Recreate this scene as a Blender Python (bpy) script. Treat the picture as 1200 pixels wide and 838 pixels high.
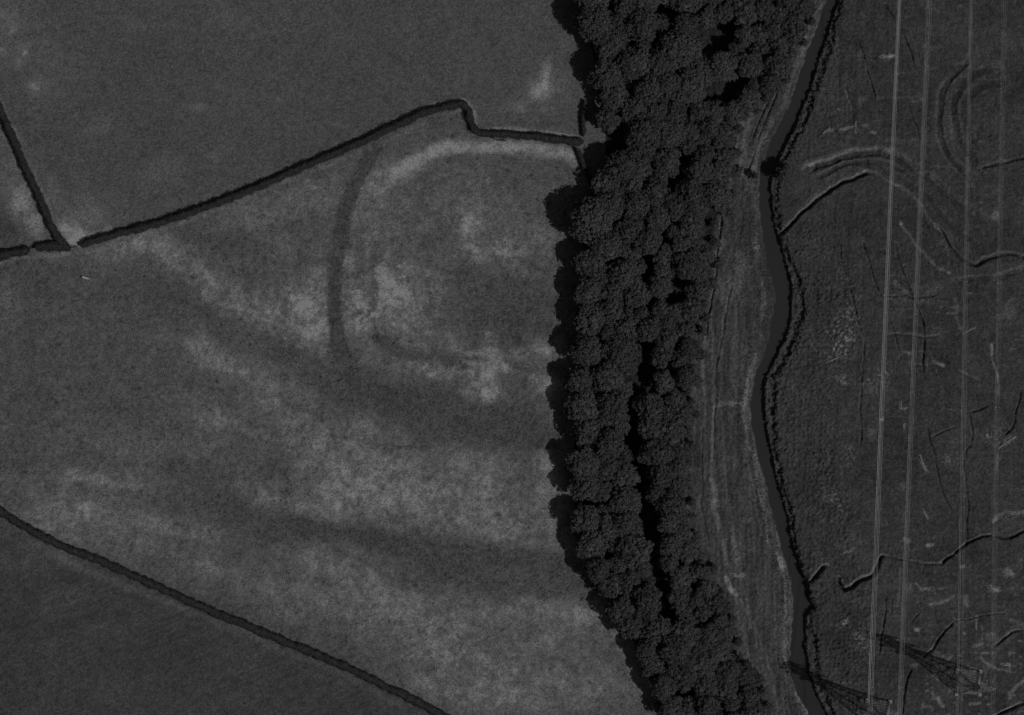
import bpy, math, random
import numpy as np
from mathutils import Vector, Matrix

S = bpy.context.scene
C = S.collection
for o in list(bpy.data.objects): bpy.data.objects.remove(o)
random.seed(7); RNG = np.random.default_rng(7)
R = math.radians
M_PER_PX = 0.25                       # the survey picture: 1 pixel = 0.25 m on the ground
CAMH = 1400.0

# ------------------------------------------------------------------ camera, world, sun, exposure
cd = bpy.data.cameras.new('camera'); cam = bpy.data.objects.new('camera', cd); C.objects.link(cam)
cam.location = (0, 0, CAMH); cam.rotation_euler = (0, 0, 0)
cd.sensor_width = 36; cd.lens = 36*CAMH/300.0; cd.clip_start = 1; cd.clip_end = 12000
S.camera = cam

AZ_SHADOW = Vector((-0.885, 0.466)).normalized()      # shadows fall to the west-north-west
ELEV = R(45)
w = bpy.data.worlds.new("World"); S.world = w; w.use_nodes = True
nt = w.node_tree; bg = nt.nodes['Background']
sky = nt.nodes.new('ShaderNodeTexSky'); sky.sky_type = 'NISHITA'; sky.sun_disc = False
sky.sun_elevation = ELEV; sky.sun_rotation = R(118)
bw = nt.nodes.new('ShaderNodeRGBToBW')
nt.links.new(sky.outputs[0], bw.inputs[0]); nt.links.new(bw.outputs[0], bg.inputs[0])
bg.inputs[1].default_value = 0.05
sd = bpy.data.lights.new('sun', 'SUN'); sd.energy = 3.6; sd.angle = R(0.5); sd.color = (1, 1, 1)
sun = bpy.data.objects.new('sun', sd); C.objects.link(sun)
sdir = Vector((AZ_SHADOW.x*math.cos(ELEV), AZ_SHADOW.y*math.cos(ELEV), -math.sin(ELEV)))
sun.rotation_euler = sdir.to_track_quat('-Z', 'Y').to_euler()
sun.location = (200, -120, 300)
S.view_settings.view_transform = 'Standard'; S.view_settings.look = 'None'
S.view_settings.gamma = 1; S.view_settings.use_curve_mapping = False
S.view_settings.exposure = -1.25

# ------------------------------------------------------------------ helpers
def P(px, py, z=0.0):
    """point on the ground plan (pixel of the survey grid) seen at height z"""
    k = (CAMH - z)/CAMH
    return Vector(((px-600)*M_PER_PX*k, (419-py)*M_PER_PX*k, z))

def tag(o, label=None, cat=None, group=None, kind=None):
    if label: o['label'] = label
    if cat: o['category'] = cat
    if group: o['group'] = group
    if kind: o['kind'] = kind
    return o

def mat(name, build):
    m = bpy.data.materials.new(name); m.use_nodes = True
    n = m.node_tree; b = n.nodes['Principled BSDF']
    build(n, b); return m

def grey(v): return (v, v, v, 1)

def noisy(lo, hi, scale, rough=0.85, detail=3, objvar=0.0):
    def f(n, b):
        tc = n.nodes.new('ShaderNodeTexCoord')
        ns = n.nodes.new('ShaderNodeTexNoise'); ns.inputs['Scale'].default_value = scale; ns.inputs['Detail'].default_value = detail
        n.links.new(tc.outputs['Object'], ns.inputs['Vector'])
        mr = n.nodes.new('ShaderNodeMapRange'); mr.inputs[1].default_value = .3; mr.inputs[2].default_value = .7
        mr.inputs[3].default_value = lo; mr.inputs[4].default_value = hi
        n.links.new(ns.outputs['Fac'], mr.inputs[0]); out = mr.outputs[0]
        if objvar:
            oi = n.nodes.new('ShaderNodeObjectInfo')
            m2 = n.nodes.new('ShaderNodeMapRange'); m2.inputs[3].default_value = 1-objvar; m2.inputs[4].default_value = 1+objvar
            n.links.new(oi.outputs['Random'], m2.inputs[0])
            mu = n.nodes.new('ShaderNodeMath'); mu.operation = 'MULTIPLY'
            n.links.new(out, mu.inputs[0]); n.links.new(m2.outputs[0], mu.inputs[1]); out = mu.outputs[0]
        cc = n.nodes.new('ShaderNodeCombineColor')
        for i in range(3): n.links.new(out, cc.inputs[i])
        n.links.new(cc.outputs[0], b.inputs['Base Color'])
        b.inputs['Roughness'].default_value = rough
        b.inputs['Specular IOR Level'].default_value = 0.25
    return f

M = {}
M['leaf'] = mat('tree_leaf', noisy(.040, .105, 2.6, .8, 4, .16))
M['scrub'] = mat('scrub_leaf', noisy(.060, .100, 1.5, .8, 4, .12))
M['hedge'] = mat('hedge_leaf', noisy(.024, .052, 1.4, .8, 4))
M['bark'] = mat('bark', noisy(.07, .13, 3))
M['deadwood'] = mat('weathered_wood', noisy(.30, .46, 3))
M['steel'] = mat('galvanised_steel', noisy(.16, .22, 1.5, .6))
M['cable'] = mat('aluminium_cable', noisy(.60, .72, .3, .6))
M['glass'] = mat('insulator_glass', noisy(.45, .6, 4, .3))
M['litter'] = mat('dry_reed', noisy(.22, .36, 2))
M['reed'] = mat('reed', noisy(.08, .13, 2))
M['concrete'] = mat('concrete', noisy(.25, .36, 3))

def mesh_obj(name, verts, faces, m, parent=None, smooth=False):
    me = bpy.data.meshes.new(name); me.from_pydata([tuple(v) for v in verts], [], faces); me.update()
    if smooth: me.polygons.foreach_set('use_smooth', [True]*len(me.polygons))
    me.materials.append(m)
    o = bpy.data.objects.new(name, me); C.objects.link(o); o.parent = parent
    return o

def quads_obj(name, V, m, parent=None, extra=None):
    """V: (n,4,3) array of quads; extra: (verts, faces) list of solid pieces"""
    n = len(V); verts = V.reshape(-1, 3); faces = np.arange(n*4).reshape(-1, 4)
    vl = [verts]; fl = faces.tolist(); off = n*4
    if extra:
        for ev, ef in extra:
            vl.append(np.array(ev)); fl += [[i+off for i in f] for f in ef]; off += len(ev)
    return mesh_obj(name, np.concatenate(vl), fl, m, parent)

def empty(name, loc):
    o = bpy.data.objects.new(name, None); C.objects.link(o); o.location = loc; o.empty_display_size = .5; return o

def tube(pts, radii, sides=6):
    """tapered tube with closed ends -> verts, faces"""
    pts = [Vector(p) for p in pts]; vs, fs = [], []
    if not hasattr(radii, '__len__'): radii = [radii]*len(pts)
    for i, p in enumerate(pts):
        d = (pts[min(i+1, len(pts)-1)]-pts[max(i-1, 0)]).normalized()
        a = d.orthogonal().normalized(); a = (Vector((0, 0, 1)).cross(d)).normalized() if abs(d.z) < .95 else Vector((1, 0, 0))
        b = d.cross(a).normalized()
        for k in range(sides):
            t = 2*math.pi*k/sides
            vs.append(p + (a*math.cos(t)+b*math.sin(t))*radii[i])
    for i in range(len(pts)-1):
        for k in range(sides):
            k2 = (k+1) % sides
            fs.append([i*sides+k, i*sides+k2, (i+1)*sides+k2, (i+1)*sides+k])
    fs.append(list(range(sides))[::-1]); fs.append([(len(pts)-1)*sides+k for k in range(sides)])
    return vs, fs

def merge(pieces):
    vs, fs = [], []
    for v, f in pieces:
        o = len(vs); vs += list(v); fs += [[i+o for i in q] for q in f]
    return vs, fs

def box(c, s, rz=0.0):
    vs = []; m = Matrix.Rotation(rz, 3, 'Z')
    for x in (-1, 1):
        for y in (-1, 1):
            for z in (-1, 1):
                vs.append(Vector(c)+m @ Vector((x*s[0]/2, y*s[1]/2, z*s[2]/2)))
    return vs, [[0, 1, 3, 2], [4, 6, 7, 5], [0, 4, 5, 1], [2, 3, 7, 6], [0, 2, 6, 4], [1, 5, 7, 3]]

# ------------------------------------------------------------------ ground relief and soil tone, in survey pixels
def axis(lo, hi, step, far, growth=1.14):
    a = list(np.arange(lo, hi+1e-6, step)); s = step; x = a[0]; left = []
    while x > -far: s *= growth; x -= s; left.append(x)
    s = step; x = a[-1]; right = []
    while x < far: s *= growth; x += s; right.append(x)
    return np.array(left[::-1]+a+right)
ax = axis(-165, 165, .25, 4500); ay = axis(-122, 122, .25, 4500)
gx = ax/M_PER_PX+600; gy = 419-ay[::-1]/M_PER_PX       # ascending px axes (gy down the picture)
NX, NY = len(gx), len(gy)
X, Y = np.meshgrid(gx, gy)

def h2(i, j, seed):
    n = (i.astype(np.int64)*374761393 + j.astype(np.int64)*668265263 + seed*974634777) & 0xffffffff
    n = ((n ^ (n >> 13))*1274126177) & 0xffffffff
    n = ((n ^ (n >> 16))*2246822519) & 0xffffffff
    return ((n ^ (n >> 15)) & 0xffffff)/16777215.0
def vn(x, y, s, seed):
    u = x/s; v = y/s; i = np.floor(u); j = np.floor(v); fu = u-i; fv = v-j
    fu = fu*fu*(3-2*fu); fv = fv*fv*(3-2*fv)
    a = h2(i, j, seed); b = h2(i+1, j, seed); c = h2(i, j+1, seed); d = h2(i+1, j+1, seed)
    return (a+(b-a)*fu)*(1-fv)+(c+(d-c)*fu)*fv
def fbm(x, y, s, seed, octv=4, g=.55):
    t = 0; am = 1; tot = 0
    for o in range(octv):
        t = t+am*vn(x+17.3*o, y-9.1*o, s/2**o, seed+o); tot += am; am *= g
    return t/tot
def ss(e0, e1, x):
    t = np.clip((x-e0)/(e1-e0), 0, 1); return t*t*(3-2*t)

# wobble so no painted edge is ruler-clean
WX = X+6*(fbm(X, Y, 22, 301, 3)-.5); WY = Y+6*(fbm(X, Y, 22, 302, 3)-.5)
W2X = X+26*(fbm(X, Y, 45, 311, 4)-.5); W2Y = Y+26*(fbm(X, Y, 45, 312, 4)-.5)

def crom(pts, n=6):
    p = [np.array(q, float) for q in pts]
    if len(p) < 3: return p
    out = []
    for i in range(len(p)-1):
        p0 = p[max(i-1, 0)]; p1 = p[i]; p2 = p[i+1]; p3 = p[min(i+2, len(p)-1)]
        for k in range(n):
            t = k/n
            out.append(.5*((2*p1)+(-p0+p2)*t+(2*p0-5*p1+4*p2-p3)*t*t+(-p0+3*p1-3*p2+p3)*t**3))
    out.append(p[-1]); return out

def region(x0, x1, y0, y1):
    i0, i1 = np.searchsorted(gx, [x0, x1]); j0, j1 = np.searchsorted(gy, [y0, y1])
    return slice(j0, j1), slice(i0, i1)

def dist(pts, pad, warp=1, n=6):
    """distance in px to a smooth line; returns slices, d"""
    p = crom(pts, n); xs = [q[0] for q in p]; ys = [q[1] for q in p]
    sl = region(min(xs)-pad-14, max(xs)+pad+14, min(ys)-pad-14, max(ys)+pad+14)
    x, y = ((X, Y), (WX, WY), (W2X, W2Y))[warp]
    x = x[sl]; y = y[sl]
    d = np.full(x.shape, 1e9)
    side = np.zeros(x.shape)
    for a, b in zip(p[:-1], p[1:]):
        e = b-a; L = e@e+1e-9
        t = np.clip(((x-a[0])*e[0]+(y-a[1])*e[1])/L, 0, 1)
        dx = x-a[0]-t*e[0]; dy = y-a[1]-t*e[1]
        dd = dx*dx+dy*dy; m = dd < d
        d = np.where(m, dd, d); side = np.where(m, np.sign(e[0]*dy-e[1]*dx), side)
    return sl, np.sqrt(d), side

def stroke(F, pts, wd, amt, soft=.5, warp=1, brk=0.0, seed=0):
    """add amt inside a line of total width wd; brk>0 breaks it up with noise"""
    sl, d, _ = dist(pts, wd, warp)
    m = 1-ss(wd*.5*(1-soft), wd*.5*(1+soft)+.3, d)
    if brk: m = m*np.clip(1-brk+brk*2.4*(fbm(X[sl], Y[sl], 9, 900+seed, 3)-.25), 0, 1.8)
    F[sl] += amt*m

def blob(F, cx, cy, rx, ry, amt, rot=0, warp=2, speck=.5):
    r = max(rx, ry)*1.6+20; sl = region(cx-r, cx+r, cy-r, cy+r)
    x, y = ((X, Y), (WX, WY), (W2X, W2Y))[warp]
    x = x[sl]-cx; y = y[sl]-cy; c, s = math.cos(R(rot)), math.sin(R(rot))
    u = (x*c+y*s)/rx; v = (-x*s+y*c)/ry
    m = np.exp(-1.3*(u*u+v*v)**1.1)
    if speck: m = m*(1-speck+speck*2.2*np.clip(fbm(X[sl], Y[sl], 14, 77, 4, .8)*2.6-.85, 0, 1.6))
    F[sl] += amt*m

def inpoly(poly):
    x, y = X, Y; ins = np.zeros(X.shape, bool); n = len(poly)
    for i in range(n):
        x1, y1 = poly[i]; x2, y2 = poly[(i+1) % n]
        if y1 == y2: continue
        c = ((y1 > y) != (y2 > y)) & (x < (x2-x1)*(y-y1)/(y2-y1)+x1)
        ins ^= c
    return ins

# --- river water edges: y, west x, east x, west mud width, east bench width (px)
RIV = np.array([
 (-900,1240,1258,4,8),(-90,1012,1028,4,7),(0,969,982,3,6),(25,961,974,4,9),(60,947,961,5,12),(100,934,949,6,12),(130,924,938,9,11),(150,915,931,12,10),
 (172,905,919,13,10),(195,896,908,8,9),(212,891,903,5,9),(235,890,903,4,8),(262,893,907,6,7),(285,898,913,10,7),(313,905,922,15,9),(343,916,928,18,14),
 (370,912,926,16,16),(400,903,917,12,16),(420,896,908,7,15),(440,886,897,5,14),(470,881,894,6,13),(500,883,897,7,11),(530,889,903,7,8),(560,897,909,6,7),
 (590,904,918,5,8),(620,911,924,5,6),(650,919,932,5,3),(680,928,944,5,2),(700,931,948,5,3),(712,931,951,6,5),(722,931,943,6,10),(760,928,943,8,14),(790,929,947,8,14),
 (815,937,957,7,12),(838,950,968,6,10),(920,985,1004,5,8),(1700,1300,1320,5,8)], float)
yy = Y
jit = lambda s, sc, a: a*(fbm(X*0+s*31, Y, sc, 500+s, 4, .7)-.5)
xl = np.interp(yy, RIV[:, 0], RIV[:, 1])+jit(1, 14, 3.0)+3*(fbm(X, Y, 6, 563, 3, .7)-.5)
xr = np.interp(yy, RIV[:, 0], RIV[:, 2])+jit(2, 7, 4.0)+3*(fbm(X, Y, 5, 561, 3, .7)-.5)
ww = np.interp(yy, RIV[:, 0], RIV[:, 3])+jit(3, 12, 5.0)
we = np.interp(yy, RIV[:, 0], RIV[:, 4])+jit(4, 16, 8.0)+7*(fbm(X, Y, 6, 562, 3, .7)-.5)
dW = xl-X; dE = X-xr                                   # px outside each water edge

# --- masks of land
H4 = [(96,289),(110,282),(140,274),(185,262),(230,247),(300,220),(360,194),(420,168),(470,145),(500,131),(530,124),(541,122)]
H4b = [(541,122),(549,130),(553,145),(562,156)]
H4c = [(562,157),(600,158),(640,162),(672,166),(684,166)]
H1 = [(-40,48),(-10,107),(10,150),(30,196),(48,235),(62,268),(76,288)]
H2 = [(-60,314),(0,300),(20,296),(36,292)]
H3 = [(42,291),(60,288),(76,290),(83,292)]
H5 = [(-60,560),(0,599),(60,634),(120,658),(190,690),(260,721),(330,750),(400,779),(450,803),(500,828),(560,862)]
def yline(pts): 
    a = np.array(pts, float); return np.interp(X, a[:, 0], a[:, 1], left=a[0, 1]-(a[0, 0]-0)*0, right=a[-1, 1])
topY = yline(H2+H3+H4+H4b+H4c)
botY = yline(H5)
WOODW = [(690,-90),(684,3),(690,30),(700,60),(706,85),(708,105),(712,125),(716,150),(716,200),(700,225),(684,255),(690,290),(694,330),(690,360),(690,410),(682,450),(680,500),(678,540),(680,600),(688,640),(702,672),(718,705),(745,745),(765,780),(778,800),(800,838),(830,930)]
WOODE = [(1000,-90),(950,3),(938,40),(925,75),(905,105),(880,130),(862,160),(858,200),(850,235),(842,265),(835,300),(826,345),(820,390),(814,430),(808,460),(806,500),(802,560),(806,600),(812,640),(828,668),(845,700),(855,735),(868,775),(884,800),(895,838),(910,930)]
wy = np.array(WOODW, float); we_ = np.array(WOODE, float)
xw = np.interp(Y, wy[:, 1], wy[:, 0]); xe = np.interp(Y, we_[:, 1], we_[:, 0])
field_main = (Y > topY) & (Y < botY) & (X < xw)
field_top = (Y <= topY) & (X < xw)
field_bot = (Y >= botY) & (X < xw)
h1x = np.interp(Y, [p[1] for p in H1], [p[0] for p in H1])
field_nw = field_top & (X < h1x)
wood = (X >= xw-6) & (X <= xe)
flood = (X > xe-4) & (X < xl)
marsh = (X > xr)

g1 = fbm(X, Y, 70, 1, 5, .6); g2 = fbm(X, Y, 16, 11, 4, .7); g3 = vn(X, Y, 2.2, 21); g4 = vn(X, Y, 5, 22)
# ---- tone
A = np.full(X.shape, .100)
A = np.where(field_top, .119+.020*(g1-.5)+.022*(g2-.5), A)
A = np.where(field_nw, .135+.04*(g1-.5)+.05*(g2-.5), A)
A = np.where(field_main, .130+.04*(g1-.5)+.05*(g2-.5), A)
A = np.where(field_bot, .081+.024*(g1-.5)+.022*(g2-.5), A)
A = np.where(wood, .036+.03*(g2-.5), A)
A = np.where(flood, .080+.02*(g1-.5)+.05*(g2-.5), A)
A = np.where(marsh, .067+.030*(g1-.5)+.034*(g2-.5)+.012*(vn(X*.25, Y, 3, 48)-.5), A)

# parch marks of the big field --------------------------------------------
Fm = np.zeros(X.shape)
pale = [ # cx cy rx ry amt rot
 (150,290,45,14,.05,-15),(215,305,45,20,.045,35),(260,345,45,22,.055,40),(320,375,55,25,.05,25),(365,372,34,30,.085,0),(350,340,30,30,.04,0),
 (372,405,26,16,.05,0),(310,250,55,18,.045,-22),(375,225,32,25,.045,-30),(330,300,45,22,.03,0),
 (425,370,16,45,.07,0),(470,195,60,16,.04,-30),(430,240,26,50,.035,10),(470,250,50,50,.03,0),(455,335,26,26,.10,0),(470,365,30,30,.055,0),(500,330,40,30,.03,0),
 (535,235,40,55,.025,0),(600,255,45,40,.02,0),(552,285,20,40,.05,0),(585,300,40,20,.045,0),(625,300,30,30,.035,0),(560,240,18,30,.035,0),(512,345,10,16,.05,0),
 (500,385,60,22,.03,0),(525,400,30,14,.05,0),(500,432,55,14,.07,5),(560,462,26,10,.07,0),(590,426,9,7,.10,0),(637,448,24,18,.075,0),(640,405,26,12,.05,0),(610,415,60,8,.04,0),
 (235,410,40,20,.035,30),(262,430,30,18,.05,35),(310,435,30,25,.05,0),(330,470,45,30,.045,20),(250,500,50,24,.05,30),(200,515,45,16,.03,20),(350,520,60,30,.04,0),(420,510,60,35,.045,0),
 (450,560,70,35,.07,10),(500,590,60,28,.07,10),(560,590,60,40,.06,0),(600,620,50,25,.065,10),(420,585,50,25,.05,0),(380,560,50,30,.04,0),(640,560,24,40,.05,0),(535,530,45,18,.05,0),(570,545,30,20,.05,0),
 (640,520,14,22,.06,0),(110,562,50,8,.055,8),(75,590,40,35,.04,0),(100,600,18,14,.07,0),(130,610,60,25,.035,20),(190,615,50,18,.03,15),(60,620,40,14,.04,20),(345,595,50,14,.055,10),(300,575,40,14,.035,10),
 (170,560,60,20,.025,0),(235,625,40,14,.03,10),(200,650,60,18,.03,20),(250,660,40,16,.03,10),(360,650,34,10,.06,5),(400,668,60,20,.045,15),(320,690,60,22,.035,20),(440,700,60,25,.05,20),(400,720,70,25,.04,20),
 (500,720,60,30,.05,10),(520,760,60,30,.04,10),(570,715,60,20,.045,5),(600,770,70,35,.05,0),(640,720,50,20,.04,0),(680,730,40,30,.05,0),(700,790,40,30,.055,0),(640,820,60,25,.05,0),(560,820,50,20,.045,0),
 (450,660,40,12,.035,10),(60,340,60,10,-.01,0),(10,350,14,20,.03,0),(60,500,80,30,.01,0),(520,800,60,20,.03,0),(140,525,50,10,.025,10),(115,700,60,20,.0,0)]
for cx, cy, rx, ry, a, ro in pale: blob(Fm, cx, cy, rx*1.08, ry*1.08, a*1.4, ro, 1 if min(rx, ry) < 16 else 2)
mot = fbm(X, Y, 9, 401, 3, .8); blk = .5*vn(X*.35, Y*1.3, 7, 405)+.5*vn(X*1.3, Y*.35, 7, 406)
Fm = Fm*np.clip(.25+3.0*(.55*mot+.25*blk+.20*fbm(X, Y, 26, 407, 2)-.27), .15, 2.2)
Fm = np.where(Fm > .15, .15+.5*(Fm-.15), Fm)
stroke(Fm, [(470,200),(492,184),(520,174),(570,172),(620,174),(655,178),(672,186)], 15, .12, .7, 1, .35, 1)
stroke(Fm, [(440,222),(455,206),(480,190)], 12, .04, .9, 1, .5, 1)
stroke(Fm, [(573,390),(574,420),(572,462)], 20, .09, .6, 1, .5, 2)
stroke(Fm, [(535,410),(560,413)], 7, .05, .8, 1, .4, 3)
stroke(Fm, [(530,421),(565,425)], 6, .04, .8, 1, .4, 3)
stroke(Fm, [(628,440),(642,470),(640,520),(648,560),(655,620),(676,660),(690,700),(715,730),(740,765),(756,800)], 22, .055, .8, 1, .4, 4)
stroke(Fm, [(345,370),(372,371)], 3, .03, .5)
stroke(Fm, [(75,563),(110,557),(145,568)], 5, .03, .8)
stroke(Fm, [(95,463),(150,466),(200,464)], 2, .02, .6)
# the dark crop-marks
dark = np.zeros(X.shape)
stroke(dark, [(440,170),(425,195),(412,222),(402,258),(395,300),(391,340),(393,380),(402,415)], 17, 1.15, .35, 1, .1, 5)
stroke(dark, [(402,405),(420,435),(455,455),(500,468),(550,487),(600,500),(640,515)], 34, .8, .7, 2, .2, 6)
stroke(dark, [(330,400),(365,430),(420,455),(480,485)], 34, .6, .8, 2, .2, 7)
stroke(dark, [(150,330),(210,350),(270,385),(335,412)], 34, .42, .8, 2, .2, 7)
stroke(dark, [(205,262),(250,285),(300,295),(350,310)], 18, .5, .9, 2, .2, 8)
stroke(dark, [(439,285),(437,330),(436,365),(440,400)], 8, .7, .9, 1, .7, 9)
stroke(dark, [(440,396),(465,410),(500,417),(542,426)], 13, .85, .7, 1, .2, 9)

stroke(dark, [(500,240),(510,270),(505,300)], 18, .4, .9, 2, .3, 9)
blob(dark, 590,375,60,38,.95,0,2,.2); blob(dark, 545,325,28,18,.8,0,2,.2); blob(dark, 620,345,30,30,.5,0,2,.2)
stroke(dark, [(600,425),(620,432),(645,432)], 12, .6, .8, 1, .2, 9)
blob(dark, 580,500,70,30,.7,0,2,.2); blob(dark, 620,480,35,35,.6,0,2,.2)
stroke(dark, [(640,380),(655,440)], 10, .3, .8)
stroke(dark, [(428,520),(470,523),(505,524)], 1.8, .6, .5, 0, .6, 3)
stroke(dark, [(120,470),(200,500),(270,520),(330,530)], 24, .4, .9, 2, .2, 10)
stroke(dark, [(200,540),(250,575),(300,605),(360,618)], 26, .75, .9, 2, .2, 10)
stroke(dark, [(340,612),(400,624),(440,632),(480,642)], 15, .95, .7, 1, .2, 10)
stroke(dark, [(440,634),(500,645),(560,650),(640,660),(690,672)], 30, .85, .6, 1, .1, 11)
stroke(dark, [(500,668),(580,680),(640,690),(700,694)], 26, .75, .8, 2, .15, 11)
stroke(dark, [(260,595),(330,640),(420,655),(500,665)], 14, .4, .9, 2, .2, 12)
stroke(dark, [(560,745),(640,775),(720,790)], 26, .35, .9, 2, .2, 12)
stroke(dark, [(60,640),(150,680),(260,715),(380,760),(470,800)], 18, .35, .9, 1, .1, 12)
dark = np.clip(dark, 0, 1.1)
base_main = A.copy()
A = np.where(field_main, (A+Fm)*(1-dark)+dark*(.103+.014*(g2-.5)), A)
bright_spk = np.clip(vn(X, Y, 3.6, 61)-.70, 0, 1)*.55
spk_area = np.zeros(X.shape); blob(spk_area, 450,345,45,38,1.5,0,2,.5); blob(spk_area, 490,370,40,25,.6,0,2,.5); blob(spk_area, 425,375,12,14,1,0,2,.3)
A += np.where(field_main, spk_area*bright_spk, 0)

for pts, wd, a in [([(374,325),(378,365),(384,400)], 22, .075),([(352,355),(366,372),(372,392)], 26, .06),([(335,345),(365,350)], 16, .04),([(409,300),(406,345),(409,388)], 14, .065),([(420,345),(424,375)], 16, .06),
   ([(448,315),(452,350)], 18, .07),([(460,335),(492,352)], 14, .07),([(446,362),(470,380)], 12, .05),([(574,392),(574,425),(571,462)], 16, .085),([(548,412),(562,413)], 7, .05),([(532,422),(566,426)], 6, .05),([(552,440),(575,462)], 14, .06),
   ([(480,430),(540,436)], 12, .06),([(588,424),(591,430)], 11, .09),([(628,440),(640,452)], 22, .05),([(600,414),(640,411)], 6, .05),([(495,183),(520,173),(535,172)], 13, .09),([(545,173),(600,173),(665,181)], 12, .07),
   ([(450,222),(470,200),(495,184)], 8, .05),([(515,320),(530,350)], 3, .05),([(150,283),(185,290),(205,305)], 20, .05),([(225,330),(240,350)], 16, .06),([(275,366),(300,372)], 12, .05),([(300,358),(335,395)], 14, .05),([(220,395),(240,430)], 12, .05),
   ([(440,270),(430,305)], 8, .03),([(545,240),(552,290)], 16, .04),([(585,290),(600,310)], 14, .05)]:
    F = np.zeros(X.shape); stroke(F, pts, wd, a, .8, 1, .3, 8); A += np.where(field_main, 1.35*F*np.clip(3.4*mot-.85+1.0*(blk-.5), .05, 1.9), 0)*(1-.85*np.clip(dark, 0, 1))
# the other fields ---------------------------------------------------------
Ft = np.zeros(X.shape)
for cx, cy, rx, ry, a, ro in [(8,25,30,50,.045,0),(40,100,12,12,.05,0),(25,62,14,14,.04,0),(55,80,40,60,.02,0),(235,127,14,6,.03,0),(190,195,30,25,.022,0),(120,150,22,12,.02,0),(270,20,25,12,.025,0),
   (100,262,26,22,.05,0),(98,255,7,6,.06,0),(112,238,30,22,.03,0),(91,275,15,11,.24,0),(89,282,11,8,.30,0),(8,20,14,8,.05,0),(14,36,9,6,.07,0),(5,60,8,6,.07,0),(22,75,8,7,.05,0),(40,98,8,9,.07,0),(27,62,6,4,.06,0),(233,126,9,4,.05,0),(112,152,10,5,.04,0),(76,268,8,14,.10,-20),(82,262,14,14,.05,0),(60,225,12,30,.045,-25),(330,116,10,5,.02,0),(160,32,16,10,.02,0),
   (255,178,20,6,.02,0),(634,104,14,14,.17,-35),(640,88,6,20,.13,4),(615,118,20,10,.05,-30),(641,128,9,5,.07,0),(612,130,12,7,.03,0),(660,95,12,30,.02,0),(665,50,8,12,.02,0)]:
    blob(Ft, cx, cy, rx, ry, a, ro, 1 if rx < 17 else 2, .45)
stroke(Ft, [(0,118),(20,158),(40,205),(58,245),(72,270),(82,284)], 6, .05, .8, 1, .5, 2)
stroke(Ft, [(0,128),(16,158)], 2, .05, .5)
stroke(Ft, [(86,285),(100,283),(128,270)], 8, .12, .8, 1, .3, 2)
stroke(Ft, [(490,129),(515,121),(540,116),(550,121),(557,135),(563,152),(600,150),(640,154),(676,160)], 3.6, .14, .6, 1, .5, 3)
stroke(Ft, [(240,232),(330,198),(420,160),(480,133)], 5, .02, .8, 1, .5, 3)
stroke(Ft, [(560,140),(590,146),(640,150),(675,156)], 2, .02, .6, 1, .4, 3)
A += np.where(field_top, Ft, 0)
Fn = np.zeros(X.shape)
blob(Fn, 30,235,20,34,.09,-15,1,.6); blob(Fn, 42,262,12,18,.10,0,1,.6); blob(Fn, 22,245,10,10,.08,0,1,.5); blob(Fn, 5,265,26,26,-.05,0,1,0); blob(Fn, 10,215,22,30,.03,0,2,.5); stroke(Fn, [(0,150),(20,190),(50,245),(62,282)], 4, .04, .8, 1, .6, 3)
A += np.where(field_nw, Fn, 0)
# drilling lines in the ploughed fields
ang = R(-22); rows = np.sin((X*math.sin(-ang)+Y*math.cos(ang))*2*math.pi/6.3+5*g1)
A += np.where(field_bot, .003*rows*vn(X, Y, 30, 49)*2+.018*(vn(X*.35+Y*.14, (Y-.0*X)+X*.4, 4, 44)-.5), 0)
rows = (vn(X*.22, Y+.1*X, 3.2, 45)-.5)
A += np.where(field_top, .014*rows, 0); A += np.where(field_main, .012*(vn(X*.3, Y, 3, 46)-.5), 0)
Fb = np.zeros(X.shape)
stroke(Fb, [(0,612),(60,648),(120,675),(190,704),(260,732),(330,762),(400,790),(470,828)], 7, .030, .8, 1, .3, 1)
stroke(Fb, [(0,625),(80,665),(180,702),(260,728)], 4, .014, .8, 1, .3, 1)
stroke(Fb, [(275,732),(300,742),(320,749)], 7, .04, .8, 1, .3, 1)
blob(Fb, 80,655,30,8,.035,25); blob(Fb, 25,660,40,20,.02); blob(Fb, 70,700,30,18,.022,-30); blob(Fb, 110,740,50,18,.012,-20); blob(Fb, 380,795,30,6,.03,25)
A += np.where(field_bot, Fb, 0)
Fh = np.zeros(X.shape)
stroke(Fh, [(130,290),(180,272),(240,252),(310,225),(380,196),(440,170),(500,142)], 4, .03, .8, 1, .4, 1)
stroke(Fh, [(0,308),(40,300),(90,296),(130,291)], 4, .05, .8, 1, .4, 1); blob(Fh, 60,300,16,5,.07,0)
A += np.where(field_main, Fh, 0)

# ---- relief
Z = .12*(fbm(X, Y, 160, 90, 3)-.5)
rough = np.where(marsh, .10, np.where(flood, .10, np.where(wood, .45, .048)))
Z += rough*(vn(X, Y, 2.3, 91)-.5)+rough*1.3*(vn(X, Y, 5, 92)-.5)
Z -= np.where(dark > .5, .15*np.clip(dark, 0, 1), 0)*field_main*.6
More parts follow.
